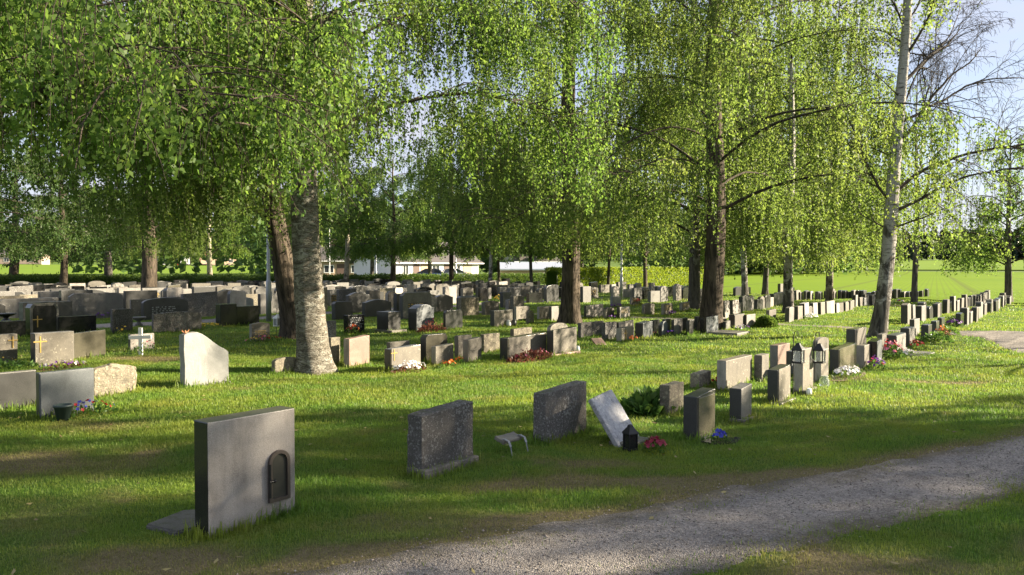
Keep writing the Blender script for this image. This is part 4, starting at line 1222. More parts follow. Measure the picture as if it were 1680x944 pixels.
FL_PX = []
def flowers(px, py, cols, label, rx=.25, ry=.14, h=.16, nf=26, nl=220, size=.022, lm='leaf_plant', pot=None, leaf=.05, name='flower_clump', cat='flowers', seed=None, dxy=(0, 0), soil=False):
    p = G(px, py); p.x += dxy[0]; p.y += dxy[1]; p.z = gz(p.x, p.y)
    r = np.random.default_rng(int(px * 7 + py))
    root = tag(empty(name, p, A52), label, cat, 'plants set on the graves')
    v, q = leafy(r, nl, rx, ry, h, leaf); z0 = 0
    if pot:
        z0 = pot[1]; bm = bmesh.new(); bm_lathe(bm, [(pot[0] * .75, 0), (pot[0], z0), (pot[0] * 1.06, z0), (pot[0] * 1.06, z0 + .02), (pot[0] * .9, z0 + .02), (pot[0] * .85, z0 - .02)], sides=18); from_bm('pot', bm, M[pot[2]], root, False)
    if soil:
        bm = bmesh.new(); bmesh.ops.create_circle(bm, cap_ends=True, segments=24, radius=1); bmesh.ops.transform(bm, matrix=Matrix.Translation((0, 0, .012)) @ Matrix.Diagonal((rx * 1.25, ry * 1.3, 1, 1)), verts=bm.verts); from_bm('soil_bed', bm, M['soil'], root)
    mesh_np('leaves', v + np.array([0, 0, z0]), q, mat=M[lm], parent=root)
    for col in cols:
        v, t_ = petals(r, max(3, nf // len(cols)), rx * .95, ry * .95, h, size)
        mesh_np('blossoms', v + np.array([0, 0, z0 + .01]), None, t_, mat=fmat(col), parent=root)
    return root


# ------------------------------------------------------------------ grave lanterns
def lantern(p, s, H, label, frame='black_iron', body='glass', rz=A52, hook=None, base=.02, name='grave_lantern'):
    """house shaped lantern: base, four posts, glass, pitched cap, ring"""
    root = tag(empty(name, p, rz), label, 'lantern', 'grave lanterns')
    z0 = 0.
    if hook:
        z0 = hook
        bm = bmesh.new(); bm_tube(bm, [(0, .06, -.1), (0, .06, hook + H + .08), (0, .045, hook + H + .14), (0, .01, hook + H + .15), (0, 0, hook + H + .09)], .006, 6); from_bm('hook', bm, M['black_iron'], root)
    bm = bmesh.new(); bm_box(bm, (0, 0, z0 + base / 2), (s, s, base), bevel=.003)
    for a in (-1, 1):
        for b in (-1, 1): bm_box(bm, (a * s * .42, b * s * .42, z0 + base + H * .28), (s * .1, s * .1, H * .56))
    bm_box(bm, (0, 0, z0 + base + H * .57), (s * 1.0, s * 1.0, H * .04)); from_bm('frame', bm, M[frame], root)
    bm = bmesh.new(); bm_box(bm, (0, 0, z0 + base + H * .28), (s * .76, s * .76, H * .53)); from_bm('glass_box', bm, M[body], root)
    bm = bmesh.new(); bm_lathe(bm, [(s * .78, z0 + base + H * .59), (s * .72, z0 + base + H * .63), (s * .30, z0 + base + H * .82), (s * .22, z0 + base + H * .90), (s * .06, z0 + base + H * .93), (0, z0 + H)], sides=4)
    bmesh.ops.rotate(bm, verts=bm.verts, cent=(0, 0, 0), matrix=Matrix.Rotation(PI / 4, 3, 'Z')); from_bm('cap', bm, M[frame], root)
    return root
# ------------------------------------------------------------------ headstones
def profile(shape, w, h, r):
    """outline in (x, z), x from -w/2 to w/2"""
    a = w / 2
    if shape == 'peak': return [(-a, 0), (a, 0), (a, h * .86), (a * .1, h), (-a * .15, h), (-a, h * .88)]
    if shape == 'ridge': return [(-a, 0), (a, 0), (a, h * .92), (0, h), (-a, h * .92)]
    if shape == 'arch': return [(-a, 0), (a, 0)] + [(a * math.cos(t), h * .78 + h * .22 * math.sin(t)) for t in np.linspace(0, PI, 11)]
    if shape == 'round':
        k = min(a, h * .5); return [(-a, 0), (a, 0)] + [(a * math.cos(t), h - k + k * math.sin(t)) for t in np.linspace(0, PI, 13)]
    if shape == 'bell': return [(-a, 0), (a, 0), (a, h * .86), (a * .8, h * .88), (a * .55, h * .95), (a * .2, h), (-a * .2, h), (-a * .55, h * .95), (-a * .8, h * .88), (-a, h * .86)]
    if shape == 'slope':
        return [(-a, 0), (a, 0), (a * 1.0, h * .585), (a * .90, h * .63), (a * .62, h * .70), (a * .32, h * .79), (a * .0, h * .90), (-a * .22, h * .965), (-a * .42, h), (-a * .86, h * .99), (-a * 1.0, h * .965), (-a * 1.02, h * .7), (-a * .98, h * .4)]
    if shape == 'notch': return [(-a, 0), (a, 0), (a, h * .72), (a * .75, h * .74), (a * .75, h), (-a * .75, h), (-a * .75, h * .74), (-a, h * .72)]
    if shape == 'corner': return [(-a, 0), (a, 0), (a, h * .88), (a * .82, h), (-a * .82, h), (-a, h * .88)]
    if shape == 'slant': return [(-a, 0), (a, 0), (a, h), (-a, h * .93)]
    return [(-a, 0), (a, 0), (a, h), (-a, h)]


def slab_bm(shape, w, h, t, rough=0., seed=0, bev=.007, sub=0):
    bm = bmesh.new(); r = random.Random(seed)
    pr = [(x, z - (.08 if z == 0 else 0)) for x, z in profile(shape, w, h, r)]
    bm_prism(bm, pr, -t / 2, t / 2)
    bmesh.ops.recalc_face_normals(bm, faces=bm.faces[:])
    es = [e for e in bm.edges if e.calc_face_angle(0) > .5]
    bmesh.ops.bevel(bm, geom=es, offset=min(bev, t * .2), segments=2, affect='EDGES', profile=.5)
    if rough or sub:
        bmesh.ops.triangulate(bm, faces=[f for f in bm.faces if len(f.verts) > 4])
        for it in range(sub or 5):
            lim = max(w, h) / 14
            long = [e for e in bm.edges if e.calc_length() > lim]
            if not long: break
            bmesh.ops.subdivide_edges(bm, edges=long, cuts=1)
        bmesh.ops.triangulate(bm, faces=bm.faces[:])
        off = Vector((seed * 3.1, seed * 1.7, 0))
        bm.normal_update()
        dis = [(v, v.normal * (mnoise.noise(v.co * 7 + off) * .6 + mnoise.noise(v.co * 19 + off) * .45 + mnoise.noise(v.co * 41 + off) * .25) * rough) for v in bm.verts]
        for v, d in dis: v.co += d
    return bm


HS = []     # bookkeeping of every headstone: px, py, object


def solve(x0, x1, x2, yt, yb):
    p1 = G(x1, yb); X, D = p1.x, p1.y
    sA, cA = math.sin(A52), math.cos(A52)
    n2, n0 = (x2 - CX) / F, (x0 - CX) / F
    w = (n2 * D - X) / (cA - n2 * sA)
    t = (X - n0 * D) / (sA + n0 * cA)
    d = ray(x1, yt); z = EYE + d.z / d.y * D
    return p1, w, t, z - p1.z


END = {'granite_brown': 'granite_dark', 'granite_warm': 'granite_brown', 'granite_olive': 'granite_dark', 'granite_pink': 'granite_brown', 'granite_grey': 'granite_dark', 'granite_blue': 'granite_dark'}  # end faces mostly in darker polished stone, which also paints in their shade


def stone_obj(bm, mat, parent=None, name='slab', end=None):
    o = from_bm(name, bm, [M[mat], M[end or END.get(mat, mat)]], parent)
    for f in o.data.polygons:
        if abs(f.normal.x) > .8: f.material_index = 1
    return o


def headstone(x0, x1, x2, yt, yb, shape, mat, label, rough=0., plinth=None, lean=0., yaw=0., text=None, cross=None, front=None, wmax=1.9, grass=True, tmax=.3, end=None, name='headstone', rim=None, extra=None, group='headstones in the grave rows', cat='headstone'):
    p1, w, t, h = solve(x0, x1, x2, yt, yb)
    w = min(max(w, .2), wmax); t = min(max(t, .09), tmax); h = max(h, .18)
    c = p1 + U * (w / 2) + V * (t / 2); c.z = gz(c.x, c.y)
    seed = int(x1 * 31 + yb * 7)
    parts = plinth or text or cross or rim or extra or front
    if parts:
        root = empty(name, c, A52 + yaw); tag(root, label, cat, group)
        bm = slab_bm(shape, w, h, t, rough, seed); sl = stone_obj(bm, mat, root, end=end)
        if lean: sl.rotation_euler = (-lean, 0, 0)
        if front:
            fw, fh, fz, fm = front
            bm = slab_bm('rect' if fm != shape else shape, w * fw, h * fh, .012, 0, seed, .003)
            f = from_bm('inscription_panel', bm, M[fm], root); f.location = (0, -t / 2 - .002, h * fz)
        if plinth:
            pw, pd, ph, pm = plinth[:4]; py_ = plinth[4] if len(plinth) > 4 else -.03
            bm = bmesh.new(); bm_box(bm, (0, py_, ph / 2 - .05), (w + pw, t + pd, ph + .1), bevel=.012); from_bm('plinth', bm, M[pm], root)
        if text:
            # rows of small gilt strokes: too far and too worn to read
            tx, tz, tw, rows, mt = text
            r = random.Random(seed); bm = bmesh.new()
            bm_box(bm, (tx * w, -t / 2 - .0015, tz * h - (rows - 1) * h * .0425), (tw * w, .003, rows * h * .085)); nb = len(bm.faces); bp = set(bm.faces)
            for i in range(rows):
                x = -tw * w / 2 + r.uniform(0, .15) * w * tw; xe = tw * w / 2 - r.uniform(0, .2) * w * tw
                z = tz * h - i * h * .085
                while x < xe:
                    l = r.uniform(.012, .03); bm_box(bm, (tx * w + x, -t / 2 - .003, z), (l, .008, h * .042)); x += l + r.choice((.008, .008, .03))
            for f in bm.faces: f.material_index = 0 if f in bp else 1
            from_bm('lettering', bm, [M[front[3] if front else mat], M[mt]], root)
        if cross:
            cx, cz, ch, mt = cross
            bm = bmesh.new(); s = ch * .075
            bm_box(bm, (cx * w, -t / 2 - .008, cz * h), (s, .014, ch)); bm_box(bm, (cx * w - ch * .17 - s / 2, -t / 2 - .008, cz * h + ch * .17), (ch * .34 , .012, s)); bm_box(bm, (cx * w + ch * .17 + s / 2, -t / 2 - .008, cz * h + ch * .17), (ch * .34, .012, s))
            from_bm('cross_emblem', bm, M[mt], root)
        if rim:
            bm = bmesh.new(); e = .05
            outer = profile(shape, w, h, 0); inner = [(x * (1 - 2 * e / w), z * (1 - e / h) if z > 0 else 0) for x, z in outer]
            a = [bm.verts.new((x, -t / 2 - .02, z)) for x, z in outer]; b = [bm.verts.new((x, -t / 2 - .02, z)) for x, z in inner]
            n = len(outer)
            a2 = [bm.verts.new((x, -t / 2 + .004, z)) for x, z in outer]; b2 = [bm.verts.new((x, -t / 2 + .004, z)) for x, z in inner]
            for i in range(1, n):
                j = (i + 1) % n
                bm.faces.new((a[i], a[j], b[j], b[i])); bm.faces.new((a[i], a2[i], a2[j], a[j])); bm.faces.new((b[i], b[j], b2[j], b2[i]))
            from_bm('rim', bm, M[rim], root)
        if extra: extra(root, w, h, t)
    else:
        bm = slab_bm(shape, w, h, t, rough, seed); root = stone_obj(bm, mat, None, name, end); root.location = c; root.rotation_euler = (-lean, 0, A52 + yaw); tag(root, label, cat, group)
    HS.append([x1, yb, root, w])
    if grass and c.y < 34:
        r = np.random.default_rng(seed); dn = math.hypot(c.x, c.y)
        n = int(max(30, (2 * w + 2 * t) * (520 if dn < 9 else 260 if dn < 14 else 110)))
        u_ = r.uniform(-w / 2 - .03, w / 2 + .03, n); v_ = np.where(r.random(n) < .75, -t / 2, t / 2) + np.where(r.random(n) < .75, -1, 1) * np.abs(r.normal(0, .055, n)) - .0
        sd_ = r.random(n) < .3; u_ = np.where(sd_, np.where(r.random(n) < .5, -1, 1) * (w / 2 + np.abs(r.normal(0, .05, n))), u_); v_ = np.where(sd_, r.uniform(-t / 2 - .03, t / 2 + .03, n), v_)
        ca, sa = math.cos(A52 + yaw), math.sin(A52 + yaw)
        x = c.x + u_ * ca - v_ * sa; y = c.y + u_ * sa + v_ * ca
        Lh = np.where(r.random(n) < .2, .12, .06) * (.7 + .6 * fbm(x, y, 3., 40))
        GRASS_EXTRA.extend(zip(x, y, Lh))
    return root


# ---- front row
def niche(root, w, h, t):
    # arched lantern niche with a hinged bronze door
    x, z, aw, ah = w * .29, h * .19, .125, .30
    def arch(s, up): return [(x - aw / 2 * s, z - (aw / 2) * (s - 1)), (x + aw / 2 * s, z - (aw / 2) * (s - 1))] + [(x + aw / 2 * s * math.cos(q), z + ah - aw / 2 + aw / 2 * s * math.sin(q)) for q in np.linspace(0, PI, 14)]
    bm = bmesh.new()
    o, i_ = arch(1.28, 0), arch(.92, 0)
    n = len(o); y0, y1 = -t / 2 - .022, -t / 2 + .004
    A_ = [bm.verts.new((a, y0, b)) for a, b in o]; B_ = [bm.verts.new((a, y0, b)) for a, b in i_]; C_ = [bm.verts.new((a, y1, b)) for a, b in o]; D_ = [bm.verts.new((a, y1, b)) for a, b in i_]
    for k in range(n):
        j = (k + 1) % n
        bm.faces.new((A_[k], A_[j], B_[j], B_[k])); bm.faces.new((A_[k], C_[k], C_[j], A_[j])); bm.faces.new((B_[k], B_[j], D_[j], D_[k]))
    d = from_bm('niche_door', bm, M['bronze'], root)
    bm = bmesh.new(); bm_prism(bm, arch(.95, 0), -t / 2 - .006, -t / 2 + .002); from_bm('pane', bm, M['dark_recess'], d)
    bm = bmesh.new(); bm_tube(bm, [(x - aw * .66, -t / 2 - .03, z + .02), (x - aw * .66, -t / 2 - .03, z + ah * .8)], .008, 8); from_bm('hinge', bm, M['black_iron'], d)
    bm = bmesh.new(); bm_tube(bm, [(x - aw * .70, -t / 2 - .036, z + ah * .42), (x - aw * .40, -t / 2 - .036, z + ah * .42)], .006, 8); bm_lathe(bm, [(.009, -.009), (.011, 0), (.009, .009)], (x - aw * .40, -t / 2 - .036, z + ah * .42), 8); from_bm('latch', bm, M['black_iron'], d)


headstone(315, 342, 482, 694, 884, 'rect', 'granite_brown', 'large smooth brown-grey headstone with an arched lantern door, beside the path', extra=niche, end='granite_black', group='headstones of the front row')
# flat slab behind it
def flat_slab(pts_px, th, mat, label, name='ground_slab', bevel=.012):
    P = [G(*q) for q in pts_px]; c = sum(P, Vector()) / len(P); c.z = gz(c.x, c.y)
    bm = bmesh.new(); a = [bm.verts.new((p.x - c.x, p.y - c.y, -.05)) for p in P]; b = [bm.verts.new((p.x - c.x, p.y - c.y, th)) for p in P]; n = len(P)
    bm.faces.new(a[::-1]); bm.faces.new(b)
    for i in range(n): bm.faces.new((a[i], a[(i + 1) % n], b[(i + 1) % n], b[i]))
    bmesh.ops.bevel(bm, geom=bm.edges[:], offset=bevel, segments=2, affect='EDGES')
    o = from_bm(name, bm, M[mat]); o.location = c
    return tag(o, label, 'ground slab', 'flat slabs at the stones')


flat_slab([(238, 868), (300, 845), (345, 842), (350, 866), (290, 880)], .035, 'granite_grey', 'flat grey slab lying in the grass behind the large smooth headstone')
headstone(667, 692, 776, 676, 785, 'slant', 'lichen_dark', 'dark headstone crusted with pale lichen, second along the front row', rough=.012, plinth=(.03, .05, .07, 'concrete'), group='headstones of the front row')
headstone(875, 894, 963, 640, 731, 'slant', 'lichen_dark', 'dark lichen headstone with a pale drip stain, beside the weathered low marker', rough=.006, group='headstones of the front row')


def low_marker():
    p = G(838, 742)
    root = tag(empty('grave_marker', p, A52), 'low weathered marker on two bent metal straps between the two lichen headstones', 'grave marker'); root.scale = (.82, .82, .8)
    bm = bmesh.new(); bm_box(bm, (0, 0, 0), (.33, .13, .035), bevel=.008); bmesh.ops.subdivide_edges(bm, edges=bm.edges[:], cuts=2)
    for v in bm.verts: v.co += Vector((random.uniform(-.006, .006), random.uniform(-.008, .008), random.uniform(-.005, .005)))
    bmesh.ops.transform(bm, matrix=Matrix.Translation((0, .035, .155)) @ Matrix.Rotation(.35, 4, 'X'), verts=bm.verts)
    from_bm('slab', bm, M['old_wood'], root)
    for s in (-.13, .15):
        bm = bmesh.new(); pts = [(s, .10, .155), (s, -.02, .172), (s, -.075, .155), (s, -.10, .10), (s + .01, -.12, -.02)]
        for a, b in zip(pts, pts[1:]):
            a, b = Vector(a), Vector(b); m = (a + b) / 2; d = (b - a); rot = d.to_track_quat('Y', 'Z').to_matrix(); bm_box(bm, m, (.032, d.length + .006, .006), rot)
        from_bm('strap', bm, M['grey_metal'], root)


low_marker()


def tilted():
    p = G(1028, 726)
    root = tag(empty('headstone', p, A52 + .05), 'silvery slab headstone leaning far back behind the dark house-shaped lantern', 'headstone', 'headstones of the front row')
    bm = slab_bm('slant', .47, .52, .05, .004, 5, .01); sl = from_bm('slab', bm, M['slate_silver'], root); sl.rotation_euler = (-.62, 0, 0); sl.location = (.03, .02, .02)
    bm = bmesh.new(); bm_box(bm, (.02, -.02, .0), (.36, .26, .06), bevel=.01); from_bm('plinth', bm, M['concrete'], root)
    HS.append([1020, 726, root, .26])


tilted()
p = G(1034, 739); lantern(p, .105, .24, 'dark blue house-shaped lantern standing before the tilted silvery slab', body='granite_black', rz=.5)
flowers(1075, 742, [(.27, .008, .04)], 'deep red silk flowers lying in the grass beside the dark lantern', .12, .10, .13, 34, 60, .03, leaf=.05)
headstone(1083, 1098, 1123, 634, 684, 'rect', 'lichen_warm', 'small rough grey stone with a split brown face, behind the dark leaves', rough=.010, group='headstones of the front row')
headstone(1122, 1143, 1175, 646, 724, 'slant', 'granite_dark', 'dark polished headstone with rough black end beside the blue flowers', rough=0, front=(.86, .8, .1, 'granite_olive'), group='headstones of the front row', plinth=(.02, .03, .03, 'granite_grey'))
flowers(1182, 727, [BLUE], 'blue pansies at the foot of the dark polished headstone', .08, .07, .11, 16, 50, .03, leaf=.04)
flat_slab([(1150, 727), (1160, 723), (1216, 721), (1208, 729), (1170, 731)], .02, 'granite_black', 'black grave edging lying under the blue pansies', 'grave_edging', .005)
flowers(1062, 676, [], 'clump of dark strappy leaves beside the small split-faced stone', .30, .2, .22, 0, 260, .02, leaf=.16, name='leafy_plant', cat='plant')
headstone(1133, 1147, 1168, 612, 640, 'slant', 'lichen_warm', 'low rough stone with a leaning top beside red flowers, behind the split-faced one', rough=.008)
flowers(1175, 635, [RED], 'red flowers tucked between the low rough stone and the broad pale one', .10, .08, .12, 16, 40, .03)
headstone(1177, 1191, 1235, 593, 643, 'rect', 'granite_warm', 'broad pale-brown headstone carrying the shadow of its neighbour', plinth=(.02, .02, .03, 'concrete'))
headstone(1198, 1216, 1235, 636, 694, 'slant', 'granite_grey', 'slim plain grey headstone alone in front of the broad pale-brown one', group='headstones of the front row', plinth=(.05, .06, .03, 'concrete'))
headstone(1238, 1250, 1263, 583, 628, 'rect', 'concrete', 'narrow rough-faced grey stone between the broad pale and the pink ones', rough=.007)
headstone(1264, 1276, 1297, 567, 610, 'rect', 'granite_pink', 'upright pinkish granite headstone standing taller than its neighbours')
headstone(1260, 1276, 1298, 604, 664, 'slant', 'granite_dark', 'dark-sided upright stone in front of the pinkish one', front=(.92, .9, .06, 'granite_warm'), plinth=(.08, .06, .03, 'granite_brown'), group='headstones of the front row')
headstone(1296, 1299, 1316, 577, 618, 'rect', 'granite_blue', 'pale headstone half hidden behind the lantern-flanked stone')
headstone(1304, 1317, 1336, 575, 647, 'notch', 'granite_warm', 'narrow shouldered stone flanked by two hanging lanterns', plinth=(.03, .04, .04, 'concrete'))
p = G(1309, 650); lantern(p, .13, .26, 'hanging lantern with pale sides on the near side of the shouldered stone', hook=.42)
p = G(1344, 640); lantern(p, .13, .26, 'hanging lantern with clear glass on the far side of the shouldered stone', hook=.36)
headstone(1335, 1347, 1361, 574, 630, 'rect', 'granite_warm', 'tall narrow beige stone just behind the clear hanging lantern')


def jar(px, py, s, label, mat='glass', prof=None, cat='jar', name='glass_jar'):
    p = G(px, py); bm = bmesh.new(); bm_lathe(bm, prof or [(.05, 0), (.062, .02), (.06, .09), (.04, .12), (.045, .14), (.035, .14)], sides=18); bmesh.ops.scale(bm, vec=(s, s, s), verts=bm.verts)
    o = from_bm(name, bm, M[mat], None, True); o.location = p; tag(o, label, cat)


jar(1352, 635, 1.1, 'clear glass candle jar in the grass before the tall narrow beige stone')
jar(1327, 648, .6, 'small pale candle cup at the foot of the shouldered stone', 'white_paint')
headstone(1335, 1341, 1361, 556, 592, 'arch', 'concrete', 'rounded top stone just behind the mossy olive headstone')
headstone(1362, 1376, 1406, 569, 617, 'slant', 'granite_olive', 'wide mossy olive headstone above the white flowers', plinth=(.03, .04, .04, 'granite_grey'), front=(.95, .93, .04, 'granite_olive'))
flowers(1390, 618, [WHITE, WHITE], 'long white flower bed along the mossy olive headstone', .55, .16, .14, 90, 120, .026, soil=True)
headstone(1406, 1418, 1430, 568, 606, 'rect', 'granite_warm', 'narrow beige stone between the mossy olive and the glossy black ones')
headstone(1424, 1438, 1448, 558, 601, 'slant', 'granite_black', 'glossy black upright stone beside the bare birch', front=(.9, .9, .05, 'granite_blue'))
flowers(1437, 606, [PURPLE, PURPLE, RED], 'purple and red petunias before the glossy black stone', .25, .14, .2, 40, 120, .03)
headstone(1440, 1447, 1456, 549, 592, 'rect', 'concrete', 'slim grey post stone touching the glossy black one', tmax=.2)
headstone(1389, 1402, 1422, 541, 575, 'rect', 'granite_olive', 'two-toned stone standing in front of the bare birch trunk', front=(.98, .96, .02, 'granite_warm'))
headstone(1455, 1470, 1487, 551, 584, 'rect', 'granite_dark', 'dark-ended headstone with bright grey face above the red roses', front=(.95, .94, .03, 'granite_grey'), plinth=(.1, .5, .03, 'granite_grey', -.25))
flowers(1462, 590, [RED, PINK], 'bushy red flowers spilling before the bright grey faced headstone', .3, .22, .34, 46, 320, .035, leaf=.06)
flowers(1485, 584, [WHITE], 'pale ground flowers beside the bright grey faced headstone', .35, .15, .12, 40, 90, .025)
headstone(1478, 1491, 1502, 540, 573, 'rect', 'granite_dark', 'dark stone with gilt lines beside the red potted flowers', text=(0, .8, .7, 5, 'gold'), front=(.93, .92, .04, 'granite_grey'))
flowers(1503, 574, [RED], 'red flowers on a slab by the gilt lined stone', .3, .16, .2, 30, 130, .03)
headstone(1493, 1500, 1510, 525, 553, 'rect', 'granite_grey', 'grey stone second behind the gilt lined one')
headstone(1512, 1523, 1530, 534, 560, 'rect', 'granite_dark', 'dark block headstone by the round green bush')
flowers(1537, 563, [], 'low round leafy bush by the dark block headstone', .32, .3, .32, 0, 420, .02, leaf=.07, name='leafy_plant', cat='plant')
headstone(1528, 1536, 1542, 528, 553, 'rect', 'granite_dark', 'dark stone next past the dark block', wmax=.9)
headstone(1539, 1545, 1551, 522, 546, 'rect', 'granite_dark', 'taller dark stone beside the orange grave plant', wmax=.9)
flowers(1545, 553, [ORANGE], 'orange and brown plant before the taller dark stone', .25, .2, .26, 18, 160, .03, lm='leaf_red')
flowers(1556, 550, [], 'green plant at the gravelled turning beside the dark stones', .28, .22, .3, 0, 220, .02, leaf=.07, name='leafy_plant', cat='plant')

# ---- middle rows, from the near corner of the lawn inwards
headstone(-22, -14, 57, 614, 677, 'rect', 'granite_grey', 'speckled low grey stone cut by the picture edge, beside the blue-grey one', front=(.98, .96, .02, 'granite_dark'))  # dark front puts the shade lying on this stone into its colour
headstone(57, 65, 152, 612, 687, 'rect', 'granite_blue', 'blue-grey flat-topped headstone with pansies and a dark pot', front=(.96, .95, .02, 'granite_blue'))
flowers(140, 684, [BLUE, RED], 'blue pansies and red blooms at the blue-grey headstone', .34, .12, .16, 34, 150, .024)
jar(104, 690, 1.5, 'dark plant pot standing before the blue-grey headstone', 'dark_pot', [(.04, 0), (.06, .1), (.066, .1), (.066, .115), (.05, .115), (.05, .1)], 'pot', 'plant_pot')
headstone(151, 155, 222, 602, 655, 'peak', 'lichen_warm', 'rough natural boulder headstone with a hewn lit face', rough=.022)
headstone(48, 57, 120, 548, 603, 'rect', 'granite_grey', 'grey headstone with gilt cross and flower on its edge', text=None, cross=(-.36, .66, .28, 'gold'), front=(.97, .97, .01, 'granite_warm'))
headstone(117, 121, 172, 546, 591, 'slant', 'granite_olive', 'plain wide olive stone joined beside the gilt cross one')
flowers(105, 606, [WHITE, PURPLE], 'white and lilac flowers before the gilt cross headstone', .4, .12, .13, 44, 90, .025, lm='leaf_red', soil=True)
flowers(10, 607, [YELLOW], 'yellow green plant clump before the stone at the picture edge', .45, .2, .2, 4, 190, .02, leaf=.08, name='leafy_plant', cat='plant')
headstone(-18, -10, 27, 550, 598, 'rect', 'granite_warm', 'pale stone with gilt sign at the picture edge behind the yellow plants', cross=(.30, .72, .2, 'gold'))
headstone(210, 214, 252, 549, 578, 'rect', 'granite_brown', 'small brown stone behind the white wooden cross', rough=.004)


def white_cross():
    p = G(231, 583)
    root = tag(empty('grave_cross', p, .12), 'white wooden cross standing before the small brown stone', 'cross')
    h = AT(231, 538, p.y).z - p.z
    bm = bmesh.new(); bm_box(bm, (0, 0, h / 2 - .04), (.068, .045, h + .08), bevel=.004); from_bm('upright', bm, M['white_paint'], root)
    bm = bmesh.new(); bm_box(bm, (0, -.024, h * .66), (.40, .04, .066), Matrix.Rotation(-.03, 3, 'Y'), bevel=.004); from_bm('cross_bar', bm, M['white_paint'], root)


white_cross()
flowers(237, 583, [MAROON], 'small dark rose bush in the bare earth by the white cross', .34, .18, .26, 9, 150, .028, lm='leaf_dark')
flowers(200, 563, [YELLOW], 'yellow stemmed plant beside the small brown stone', .2, .15, .38, 8, 110, .03)


def bird(root, w, h, t):
    bm = bmesh.new()
    for s in (-1, 1):
        a = [bm.verts.new(v) for v in ((-w * .42, 0, h * .985), (-w * .42 + s * .055, -.01, h * .985 + .055), (-w * .42 + s * .02, .012, h * .985 + .012), (-w * .42 + s * .05, .0, h * .985 + .025))]
        bm.faces.new((a[0], a[1], a[3])); bm.faces.new((a[0], a[2], a[3])); bm.faces.new((a[0], a[1], a[2])); bm.faces.new((a[1], a[2], a[3]))
    bm_lathe(bm, [(.014, h * .97), (.02, h * .985 + .01), (.012, h * .985 + .03), (.004, h * .985 + .045)], (-w * .42, 0, 0), 8)
    from_bm('bird_ornament', bm, M['terracotta'], root)


headstone(293, 303, 374, 545, 637, 'slope', 'white_stone', 'white hewn headstone whose top sweeps down to one side', rough=.006, plinth=(.05, .16, .035, 'granite_grey', .06), extra=bird)
headstone(447, 451, 490, 588, 614, 'arch', 'lichen_warm', 'low arched stone nestled at the foot of the big birch', rough=.006)
headstone(537, 540, 549, 527, 564, 'rect', 'lichen_dark', 'narrow stone peeping out behind the big birch trunk', wmax=.5)
headstone(541, 543, 552, 555, 600, 'rect', 'lichen_warm', 'slender lichened stone right behind the big birch trunk', wmax=.45, rough=.004)
headstone(563, 573, 606, 554, 604, 'slant', 'granite_pink', 'upright pinkish speckled stone in the lit grass past the big birch', rough=.005)
headstone(630, 641, 690, 570, 611, 'slant', 'granite_olive', 'wide olive-beige stone with small cross above white alyssum', cross=(-.40, .7, .18, 'gold'), front=(.96, .95, .02, 'granite_warm'))
headstone(636, 640, 672, 562, 596, 'rect', 'concrete', 'low pale stone showing just behind the wide olive-beige one')
flowers(672, 611, [WHITE, WHITE], 'mound of white alyssum before the wide olive-beige stone', .36, .17, .17, 90, 140, .024, lm='leaf_red')
headstone(689, 699, 734, 552, 594, 'corner', 'granite_olive', 'tall cut-cornered beige stone behind two lower ones')
headstone(707, 715, 744, 568, 601, 'slant', 'granite_warm', 'small beige stone before the cut-cornered one')
flowers(735, 603, [ORANGE], 'orange marigolds at the small beige stone', .22, .1, .12, 14, 70, .032)
headstone(745, 752, 774, 552, 588, 'rect', 'granite_warm', 'beige stone partly covered by its smooth pale neighbour')
flowers(754, 598, [ORANGE], 'single orange bloom between the two beige stones', .08, .07, .13, 6, 40, .04)
headstone(759, 768, 790, 556, 596, 'slant', 'granite_warm', 'smooth pale upright stone beside the single orange bloom')
headstone(788, 794, 820, 550, 580, 'rect', 'lichen_warm', 'rough lit stone before the long slate headstone', rough=.006)
headstone(820, 833, 897, 554, 593, 'slant', 'granite_olive', 'long low double headstone above a bed of bronze leaved plants', front=(.95, .9, .05, 'granite_warm'), plinth=(.02, .03, .03, 'granite_grey'))
flowers(872, 592, [MAROON, PINK], 'bronze leaved begonias in a stone edged bed at the long double headstone', .62, .22, .22, 16, 420, .03, lm='leaf_red', leaf=.07, soil=True)
headstone(837, 843, 873, 540, 570, 'rect', 'lichen_warm', 'rough brown stone peeping over the long double headstone', rough=.006)
headstone(897, 907, 946, 541, 584, 'slant', 'granite_dark', 'smooth pale-faced headstone with dark end at the foot of the furrowed birch', front=(.98, .97, .01, 'granite_warm'), plinth=(.06, .1, .03, 'granite_pink'))
headstone(898, 903, 932, 531, 572, 'arch', 'granite_warm', 'rounded stone close behind the smooth pale-faced headstone')
jar(948, 576, .7, 'small pale vase on the plinth of the smooth pale-faced headstone', 'white_paint', cat='vase', name='flower_vase')
headstone(949, 953, 991, 531, 556, 'rect', 'lichen_dark', 'first dark lichened stone of the short row past the furrowed birch', rough=.006)
headstone(988, 993, 1012, 530, 559, 'rect', 'lichen_dark', 'second dark stone past the furrowed birch, beside the beige cornered one', rough=.006)
headstone(1011, 1020, 1041, 538, 561, 'slant', 'granite_warm', 'beige stone with gilt cross before the dark slate row', cross=(-.2, .45, .2, 'gold'))
headstone(1011, 1015, 1040, 527, 553, 'slant', 'granite_brown', 'brown stone half hidden behind the beige gilt cross stone')
flowers(1040, 561, [ORANGE], 'orange begonias before the beige gilt cross stone', .2, .1, .14, 16, 50, .035)
p = G(986, 566)
o = from_bm('memorial_tile', slab_bm('rect', .3, .2, .03, .003, 4, .006), M['granite_pink']); o.location = p; o.rotation_euler = (-.9, 0, A52 - .25); tag(o, 'pinkish memorial tile propped in the grass before the dark stone row', 'memorial tile')
